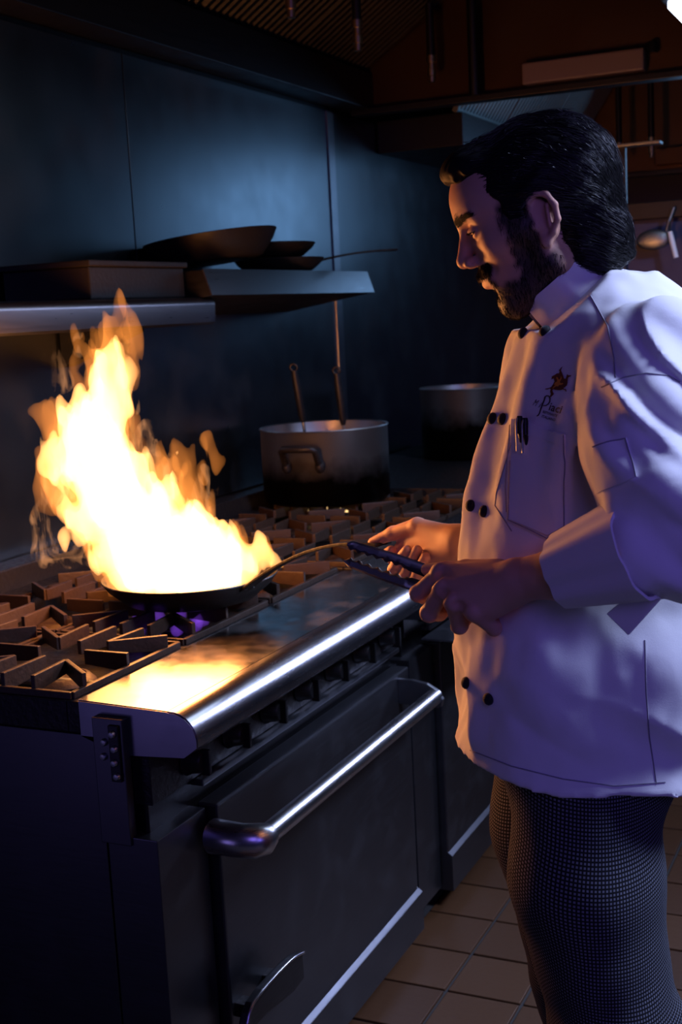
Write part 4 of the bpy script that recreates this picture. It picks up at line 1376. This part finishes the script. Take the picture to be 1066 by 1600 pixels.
trousers = np_mesh('trousers', Vt, Qt, 'check_cloth', man, uv=np.stack([ang * 0.105, Vt[:, 2] + 0.02 * np.sin(Vt[:, 1] * 20), 0 * ang], 1))
for s in (-1, 1):
    SF = Field((-0.16, s * 0.112 - 0.07, -0.005), (0.22, s * 0.112 + 0.07, 0.15), 0.006)
    SF.chain([(0.125, s * 0.112, 0.045), (0.02, s * 0.12, 0.040), (-0.07, s * 0.125, 0.033)], [0.045, 0.046, 0.036], 0.02)
    SF.cone((0.12, s * 0.112, 0.05), (0.12, s * 0.112, 0.12), 0.045, 0.042, 0.02)
    SF.f = np.maximum(SF.f, (0.001 - SF.grid()[2] + 0 * SF.grid()[0] + 0 * SF.grid()[1]).astype(np.float32))
    v_, q_ = SF.mesh()
    np_mesh('shoe', v_, q_, 'shoe_leather', man)

# ---- jacket
JF = Field((-0.17, -0.37, 0.85), (0.36, 0.32, 1.60), 0.0048)
X, Y, Z = JF.grid()
zk = [0.80, 0.87, 1.00, 1.10, 1.17, 1.25, 1.31, 1.36, 1.41, 1.45, 1.485, 1.52, 1.56]
fr = [-0.118, -0.118, -0.115, -0.109, -0.101, -0.085, -0.067, -0.050, -0.034, -0.020, -0.005, 0.012, 0.03]
bk = [0.250, 0.250, 0.255, 0.258, 0.258, 0.256, 0.252, 0.247, 0.238, 0.226, 0.208, 0.180, 0.14]
hw = [0.204, 0.200, 0.188, 0.180, 0.176, 0.175, 0.177, 0.180, 0.180, 0.172, 0.145, 0.100, 0.07]
z1 = Z[0, 0]
fx, bx2, hb = [np.interp(z1, zk, q).astype(np.float32)[None, None, :] for q in (fr, bk, hw)]
cx, ax_ = (fx + bx2) / 2, (bx2 - fx) / 2
ne = 2.35
rr = (np.abs((X - cx) / ax_) ** ne + np.abs(Y / hb) ** ne) ** (1 / ne)
JF.f = ((rr - 1) * np.minimum(ax_, hb)).astype(np.float32)
JF.f = np.maximum(JF.f, (Z - 1.53 + 0 * X).astype(np.float32))
for s in (-1, 1):
    JF.cone((0.085, s * 0.045, 1.475), (0.125, s * 0.165, 1.420), 0.055, 0.060, 0.05)
    JF.cone((0.060, s * 0.060, 1.425), (0.120, s * 0.060, 1.425), 0.05, 0.07, 0.05)
# near sleeve, bent at the elbow, and far sleeve
JF.chain([(0.112, -0.165, 1.415), (0.106, -0.232, 1.335), (0.122, -0.268, 1.262), (0.148, -0.287, 1.214)], [0.074, 0.077, 0.075, 0.068], 0.006, 0.014)
JF.cone((0.148, -0.287, 1.214), (0.084, -0.280, 1.214), 0.066, 0.053, 0.012)
JF.chain([(0.115, 0.178, 1.415), (0.15, 0.225, 1.30), (0.19, 0.258, 1.185)], [0.072, 0.074, 0.068], 0.01, 0.014)
JF.cone((0.19, 0.258, 1.185), (0.09, 0.280, 1.155), 0.066, 0.056, 0.02)
# folds: long vertical drape on the chest, pull lines round the arm and waist, fine puckers
front = sstep(0.10, -0.02, X)
arm_d = np.sqrt((X - 0.115) ** 2 + (Y + 0.255) ** 2)
on_arm = sstep(0.11, 0.08, arm_d) * sstep(1.15, 1.2, Z)
dis = 0.011 * vnoise(X * 9 + 1, Y * 17, Z * 3.2 + 0.6 * X) * sstep(1.02, 1.12, Z) * (1 - on_arm)
dis = dis + 0.0055 * np.sin(Y * 62 + 2.2 * np.sin(Z * 8)) * front * sstep(1.12, 1.3, Z) * sstep(1.50, 1.44, Z)
q1 = (Z * 0.8 + X * 0.6) * 16; q2 = (X * 0.8 - Z * 0.6) * 6
dis = dis + 0.018 * vnoise(q2 + 4, Y * 6, q1 * 0.62 + 2) * sstep(1.15, 1.05, Z) * (1 - on_arm)
q3 = (Z + 0.7 * (X - 0.1) - 0.5 * Y) * 30
dis = dis + 0.013 * vnoise(X * 8, Y * 8 + 3, q3 * 0.8) * on_arm
r1 = 1 - np.abs(vnoise(q2 * 0.8 + 7, Y * 5 + 2, q1 * 0.55 + 5))
dis = dis - 0.014 * np.maximum(0, r1 - 0.62) / 0.38 * sstep(1.16, 1.06, Z) * sstep(0.88, 0.94, Z) * (1 - on_arm)
r2 = 1 - np.abs(vnoise(X * 7 + 1, Y * 7 + 6, q3 * 0.5 + 3))
dis = dis - 0.012 * np.maximum(0, r2 - 0.6) / 0.4 * on_arm
dis = dis + 0.002 * vnoise(X * 45, Y * 45, Z * 30)
JF.f = (JF.f + dis).astype(np.float32)
# deep creases under the arm
for a, b_, r in (((0.045, -0.150, 1.40), (0.030, -0.180, 1.20), 0.008), ((0.035, -0.155, 1.33), (0.06, -0.190, 1.15), 0.007),):
    JF.cone(a, b_, r, r * 0.6, 0.02, 'cut')
hem = 0.866 + 0.022 * sstep(0.03, -0.10, X) + 0.004 * np.sin(X * 25) + 0.003 * vnoise(X * 12, Y * 12, 0 * Z)
JF.f = np.maximum(JF.f, (hem - Z).astype(np.float32))
neck_cut = np.maximum(1.464, 1.472 + 0.88 * (X - 0.0195)) + 0 * Y
JF.f = np.maximum(JF.f, ((Z - neck_cut) * 0.8).astype(np.float32))
# opening for the neck
nk_a, nk_b = (0.090, 0, 1.43), (0.030, 0, 1.60)
JF.cone(nk_a, nk_b, 0.062, 0.062, 0.004, 'cut')
Vj, Qj = JF.mesh()
jacket = np_mesh('jacket', Vj, Qj, 'white_cotton', man)
bvh = BVHTree.FromPolygons([Vector(v) for v in Vj], [tuple(int(i) for i in q) for q in Qj])


def hit(px, py, off=0.0):
    """point and outward normal of the jacket seen at a pixel of the photograph"""
    d = pix_ray(px, py)
    p, nn, _, _ = bvh.ray_cast(CAM_L, d)
    if p is None: return None, None
    # average the normal a little so patches lie flat
    acc = Vector(nn)
    for dx, dy in ((6, 0), (-6, 0), (0, 6), (0, -6)):
        p2, n2, _, _ = bvh.ray_cast(CAM_L, pix_ray(px + dx, py + dy))
        if p2 is not None and (p2 - p).length < 0.03: acc += n2
    acc.normalize()
    if acc.dot(d) > 0: acc = -acc
    return p + acc * off, acc


def patch(name, quad, nu, nv, off, mat, parent, thick=0.002, shape=None):
    """sewn-on cloth patch that follows the jacket; quad is given top-left, top-right, bottom-right, bottom-left"""
    pts, keep = [], []
    for j in range(nv + 1):
        for i in range(nu + 1):
            u, v = i / nu, j / nv
            vb = shape(u) if shape else 1.0
            v2 = v * vb
            x = (quad[0][0] * (1 - u) + quad[1][0] * u) * (1 - v2) + (quad[3][0] * (1 - u) + quad[2][0] * u) * v2
            y = (quad[0][1] * (1 - u) + quad[1][1] * u) * (1 - v2) + (quad[3][1] * (1 - u) + quad[2][1] * u) * v2
            p, nn = hit(x, y, off)
            pts.append((p, nn))
    m_ = MB(); W_ = nu + 1
    top = [tuple(p) for p, _ in pts]; bot = [tuple(p - nn * (off + 0.001)) for p, nn in pts]
    f = []
    N_ = len(top)
    for j in range(nv):
        for i in range(nu):
            a = j * W_ + i
            f.append((a, a + 1, a + W_ + 1, a + W_))
    rim = [i for i in range(nu)] + [nu + W_ * j for j in range(nv)] + [W_ * nv + nu - i for i in range(nu)] + [W_ * (nv - j) for j in range(nv)]
    for k in range(len(rim)):
        a, b_ = rim[k], rim[(k + 1) % len(rim)]
        f.append((a, b_, b_ + N_, a + N_))
    m_.add(top + bot, f)
    return m_.build(name, mat, parent, smooth=50)


def seam(name, pix, r, mat, parent, off=0.0002, n=10):
    pts = []
    for a, b_ in zip(pix[:-1], pix[1:]):
        for t in range(n):
            p, nn = hit(a[0] + (b_[0] - a[0]) * t / n, a[1] + (b_[1] - a[1]) * t / n, off)
            if p is not None: pts.append(p)
    p, nn = hit(*pix[-1], off)
    if p is not None: pts.append(p)
    # drop jumps across occlusions
    out = [pts[0]]
    for p in pts[1:]:
        if (p - out[-1]).length < 0.04: out.append(p)
    return MB().tube(out, r, 6).build(name, mat, parent, smooth=True)


# pocket on the chest, pen pocket on the sleeve, seams
pocket = patch('chest_pocket', ((803, 655), (884, 679), (882, 840), (797, 828)), 14, 18, 0.0035, 'white_cotton', jacket, shape=lambda u: 0.90 + 0.10 * (1 - abs(u - 0.72) / 0.72) if u < 0.72 else 1.0 - 0.12 * (u - 0.72) / 0.28)
patch('pocket_hem', ((804, 656), (884, 680), (884, 697), (803, 674)), 12, 3, 0.0048, 'white_cotton', jacket)
patch('sleeve_pocket', ((930, 697), (979, 684), (996, 745), (934, 770)), 8, 8, 0.0030, 'white_cotton', jacket)
for pix in ([(923, 462), (950, 510), (960, 560), (962, 590)], [(940, 605), (975, 590), (1010, 583), (1045, 587), (1063, 597)], [(1008, 1000), (1010, 1080), (1015, 1150), (1026, 1225)],
            [(735, 1172), (800, 1197), (880, 1217), (960, 1228), (1040, 1222)], [(800, 690), (776, 770), (774, 790), (800, 830)], [(797, 664), (790, 760), (792, 800)]):
    seam('seam', pix, 0.0009, 'shaded_seam_thread', jacket)
seam('seam', [(884, 680), (882, 822), (857, 841), (797, 812), (800, 720)], 0.0008, 'shaded_seam_thread', jacket, off=0.0042)
seam('seam', [(930, 698), (979, 685), (996, 745)], 0.0008, 'shaded_seam_thread', jacket, off=0.0036)
for px, py in ((818, 521), (852, 518), (770, 654), (786, 655), (736, 790), (757, 799), (729, 1067), (764, 1092)):
    p, nn = hit(px, py, 0.001)
    if p is None:
        for dx in range(1, 25):
            p, nn = hit(px + dx, py, 0.001)
            if p is not None: break
    mb = MB().ball((0, 0, 0), (0.0085, 0.0085, 0.0060), 14)
    R_ = nn.to_track_quat('Z', 'Y').to_matrix()
    MB().add([tuple(R_ @ Vector(v) + p) for v in mb.v], mb.f).build('button', 'black_knot', jacket, smooth=True)


# embroidery on the chest
def stitch(polys, mat, name, off=0.0011, holes=None):
    """flat embroidered shapes given as pixel polygons, laid onto the cloth"""
    m_ = MB()
    for poly in polys:
        bm = bmesh.new()
        vs = [bm.verts.new((x, y, 0)) for x, y in poly]
        bm.faces.new(vs)
        bm.normal_update()
        bmesh.ops.triangulate(bm, faces=bm.faces[:])
        for _ in range(3):
            es = [e for e in bm.edges if e.calc_length() > 1.6]
            if es:
                bmesh.ops.subdivide_edges(bm, edges=es, cuts=1)
                bmesh.ops.triangulate(bm, faces=bm.faces[:])
        bm.verts.index_update()
        P3 = []
        for v in bm.verts:
            p, nn = hit(v.co.x, v.co.y, off)
            P3.append(tuple(p))
        m_.add(P3, [tuple(v.index for v in f.verts) for f in bm.faces])
        bm.free()
    return m_.build(name, mat, jacket)


def E8(pts):
    return [(830 + x / 13.325, 560 + y / 13.325) for x, y in pts]


body_poly = E8([(680, 162), (650, 215), (640, 255), (665, 310), (690, 370), (705, 425), (740, 425), (765, 325), (782, 345), (800, 352), (850, 352), (845, 375), (800, 385), (780, 430), (775, 520), (760, 570), (720, 605),
                (690, 620), (700, 640), (745, 645), (755, 690), (738, 700), (728, 668), (680, 650), (640, 662), (580, 665), (520, 655), (480, 640), (462, 665), (470, 705), (495, 740), (455, 785), (420, 815), (405, 795), (430, 740), (412, 690),
                (425, 640), (400, 628), (365, 645), (310, 648), (312, 632), (375, 622), (430, 600), (470, 545), (505, 480), (490, 420), (450, 430), (432, 450), (445, 410), (450, 375), (500, 350), (550, 315), (600, 310), (610, 270), (590, 240), (612, 235), (632, 200)])
stitch([body_poly], 'brown_thread', 'emblem', 0.0014)
flame_poly = E8([(560, 385), (590, 410), (595, 445), (625, 440), (640, 400), (640, 375), (662, 400), (662, 430), (640, 465), (625, 500), (645, 520), (690, 520), (700, 535), (650, 560), (610, 560), (590, 590), (545, 585), (510, 605), (480, 640), (470, 630), (505, 580), (540, 560), (500, 555), (520, 510), (560, 490), (570, 450), (540, 410)])
stitch([flame_poly], 'orange_thread', 'emblem_fire', 0.0022)


def letters(text, org, ang, size, sx=1.0, shear=0.0, name='lettering', mat='dark_thread', bold=0.0):
    cu = bpy.data.curves.new('t', 'FONT'); cu.body = text; cu.size = 1.0; cu.resolution_u = 2; cu.offset = bold
    to = bpy.data.objects.new('t', cu); COL.objects.link(to)
    bpy.context.view_layer.update()
    me = to.to_mesh()
    ca, sa = math.cos(ang), math.sin(ang)
    vs = []
    for v in me.vertices:
        x, y = v.co.x * size * sx + shear * v.co.y * size, -v.co.y * size
        p, nn = hit(org[0] + x * ca - y * sa, org[1] + x * sa + y * ca, 0.0012)
        vs.append(tuple(p))
    fs = [tuple(f.vertices) for f in me.polygons]
    to.to_mesh_clear()
    bpy.data.objects.remove(to); bpy.data.curves.remove(cu)
    return MB().add(vs, fs).build(name, mat, jacket)


A17 = math.radians(17)
letters('M', (832.5, 633.0), A17, 15, 0.54, 0.28)
letters('i', (841.6, 636.2), A17, 13, 1.0, 0.28)
letters('iaci', (857.5, 640.5), A17, 18.5, 0.88, 0.05, bold=0.01)
# the long looped P, drawn as one swash
def swash(pts, w):
    """a stroke of given half widths, as a polygon strip"""
    P = [Vector((x, y)) for x, y in E8(pts)]
    L_, R2 = [], []
    for i, p in enumerate(P):
        a, b_ = P[max(0, i - 1)], P[min(len(P) - 1, i + 1)]
        t = (b_ - a).normalized(); nn = Vector((-t.y, t.x))
        L_.append(p + nn * w[i]); R2.append(p - nn * w[i])
    return [(v.x, v.y) for v in L_] + [(v.x, v.y) for v in reversed(R2)]
stitch([swash([(310, 800), (285, 880), (250, 960), (215, 1060), (190, 1140), (165, 1185), (130, 1205)], [0.9, 1.1, 1.2, 1.1, 1.0, 1.0, 0.7]),
        swash([(285, 845), (300, 800), (340, 778), (385, 785), (410, 840), (405, 900), (375, 950), (320, 985), (265, 985)], [0.5, 0.7, 0.8, 0.9, 1.0, 1.0, 0.9, 0.8, 0.6])], 'dark_thread', 'lettering', 0.0013)
letters('RISTORANTE', (848.8, 645.0), A17, 5.6, 0.72, 0.05, bold=0.02)
letters('ITALIANO', (847.0, 652.0), A17, 5.8, 0.86, 0.05, bold=0.02)


# collar band
def ring_band(name, c, nrm, ax1, r1, r2, h, thick, mat, parent, gap=None, flare=0.0, n=56, wob=0.0):
    """a standing band of cloth around an axis, optionally with a gap"""
    c, nrm, ax1 = Vector(c), Vector(nrm).normalized(), Vector(ax1)
    ax1 = (ax1 - nrm * ax1.dot(nrm)).normalized(); ax2 = nrm.cross(ax1)
    a0, a1 = gap if gap else (0, 2 * PI)
    v = []
    for i in range(n + 1):
        a = a0 + (a1 - a0) * i / n
        d = ax1 * math.cos(a) * r1 + ax2 * math.sin(a) * r2
        u = d.normalized()
        w_ = wob * math.sin(a * 5 + 1) + wob * 0.6 * math.sin(a * 11)
        for t, o_ in ((0, 0), (0.33, 0.3), (0.66, 0.6), (1, 1)):
            v.append(c + d + u * (flare * t + w_) + nrm * (h * t))
        for t in (1, 0.66, 0.33, 0):
            v.append(c + d + u * (flare * t + w_ - thick) + nrm * (h * t - (0.001 if t == 1 else 0)))
    f = []
    for i in range(n):
        for k in range(8):
            f.append((i * 8 + k, i * 8 + (k + 1) % 8, i * 8 + 8 + (k + 1) % 8, i * 8 + 8 + k))
    f += [tuple(range(8))[::-1], tuple(range(n * 8, n * 8 + 8))]
    return MB().add(v, f).build(name, mat, parent, smooth=60)


collar = ring_band('collar', (0.070, 0.0, 1.506), (-0.66, 0, 0.75), (-1, 0, -0.4), 0.072, 0.068, 0.048, 0.0035, 'white_cotton', jacket, gap=(0.30, 2 * PI - 0.30), flare=-0.002, wob=0.0012)
# turned back cuff of the near sleeve and its lining flap
ca_, cb_ = Vector((-0.003, -0.214, 1.172)), Vector((0.080, -0.284, 1.213))
axd = ca_ - cb_
cuff = ring_band('cuff', cb_, axd, (0, 0, 1), 0.066, 0.062, axd.length, 0.0045, 'white_cotton', jacket, flare=-0.020, wob=0.0022)


def at_depth(px, py, D):
    d = CAM_R @ Vector(((px - 533) / 2000, -(py - 800) / 2000, -1))
    fwv = Vector((math.cos(math.radians(25.1445)), math.sin(math.radians(25.1445)), 0))
    return MI @ (Vector((0, 0, 1.5)) + d * (D / d.dot(fwv)))


fp4 = [at_depth(*q) for q in ((950, 958, 1.50), (984, 992, 1.480), (1054, 914, 1.445), (1031, 890, 1.45))]
nn = (fp4[1] - fp4[0]).cross(fp4[3] - fp4[0]).normalized() * 0.004
MB().prism(fp4, nn).build('cuff_lining', 'white_cotton', jacket, bevel=0.0015)
c2, d2 = Vector((0.10, 0.278, 1.157)), Vector((0.03, 0.286, 1.145))
ring_band('cuff', c2, d2 - c2, (0, 0, 1), 0.060, 0.060, 0.085, 0.0045, 'white_cotton', jacket, flare=-0.012, wob=0.002)

# ---- pens clipped in the chest pocket
for nm, lab, cpx, clip in (('pen', 'black pen clipped in the chest pocket, nearer the buttons', 812, 'dull_steel'), ('pen', 'second black pen in the chest pocket, beside the one near the buttons', 820, 'dull_steel')):
    a, na = hit(cpx + 6, 652 if cpx < 815 else 655, 0.0075)
    b_, nb_ = hit(cpx + 4, 745, 0.0025)
    ax3 = (a - b_).normalized()
    pe = empty(nm, MW @ a, YAW, lab, 'pen', 'pens in the chest pocket')
    o0 = Vector((0, 0, 0))
    MB().tube([o0 - ax3 * 0.022, o0 - ax3 * 0.004, o0], [0.0042, 0.0042, 0.0034], 12).build('cap', 'black_plastic', pe, smooth=50)
    MB().tube([o0 - ax3 * 0.022 - na * 0.001, o0 - ax3 * 0.060 - na * 0.013], [0.0036, 0.0030], 10).build('barrel', 'black_plastic', pe, smooth=50)
    MB().tube([o0 - ax3 * 0.003 + na * 0.004, o0 - ax3 * 0.010 + na * 0.007, o0 - ax3 * 0.046 + na * 0.0065], [0.0012, 0.0014, 0.0012], 8).build('clip', clip, pe, smooth=True)

# ---- tongs in the near fist
TO = Vector((-0.085, -0.115, 1.122))
tg = empty('tongs', MW @ TO, YAW, 'steel kitchen tongs with scalloped tips held in the near fist', 'tongs')


def tong_arm(p0, p1, side, flip):
    p0, p1, side = Vector(p0), Vector(p1), Vector(side).normalized()
    t = (p1 - p0).normalized(); side = (side - t * side.dot(t)).normalized(); up = t.cross(side)
    n, v = 72, []
    wi = 0.0
    L = (p1 - p0).length
    for i in range(n + 1):
        s = i / n
        w = 0.0075 + 0.0030 * math.sin(PI * min(1, s * 1.1))
        w = 0.0068 + 0.0018 * math.sin(PI * min(1, s * 1.1))
        wi = w if s < 0.55 else 0.0062 + 0.0019 * math.sin((s - 0.55) * 2 * PI * 15)
        if s > 0.95:
            k_ = max(0.25, 1 - ((s - 0.95) / 0.05) ** 2); w *= k_; wi *= k_
        c = p0 + t * L * s + Vector((0, 0, 1)) * flip * (0.005 * math.sin(PI * s))
        for a, b_ in ((-1, 0.0), (-0.55, 0.0032), (0.55, 0.0032), (1, 0.0)):
            v.append(c + side * (w if a * flip > 0 else wi) * a + up * flip * b_ * (1 if s < 0.9 else 1 - (s - 0.9) * 4))
        for a, b_ in ((1, -0.0012), (0.5, 0.0020), (-0.5, 0.0020), (-1, -0.0012)):
            v.append(c + side * (w if a * flip > 0 else wi) * a + up * flip * b_ * (1 if s < 0.9 else 1 - (s - 0.9) * 4))
    f = [(i * 8 + k, i * 8 + (k + 1) % 8, i * 8 + 8 + (k + 1) % 8, i * 8 + 8 + k) for i in range(n) for k in range(8)]
    f += [tuple(range(8))[::-1], tuple(range(n * 8, n * 8 + 8))]
    return MB().add([tuple(Vector(q) - TO) for q in v], f).build('arm', 'tong_steel', tg, smooth=40)


tong_arm((-0.078, -0.118, 1.120), (-0.264, 0.052, 1.173), (0.25, 0.15, 1.0), 1)
tong_arm((-0.078, -0.120, 1.114), (-0.269, 0.035, 1.152), (0.25, 0.15, 1.0), -1)
MB().tube([Vector((-0.074, -0.124, 1.117)) - TO, Vector((-0.074, -0.112, 1.117)) - TO], 0.006, 12).build('hinge', 'tong_steel', tg, smooth=50)
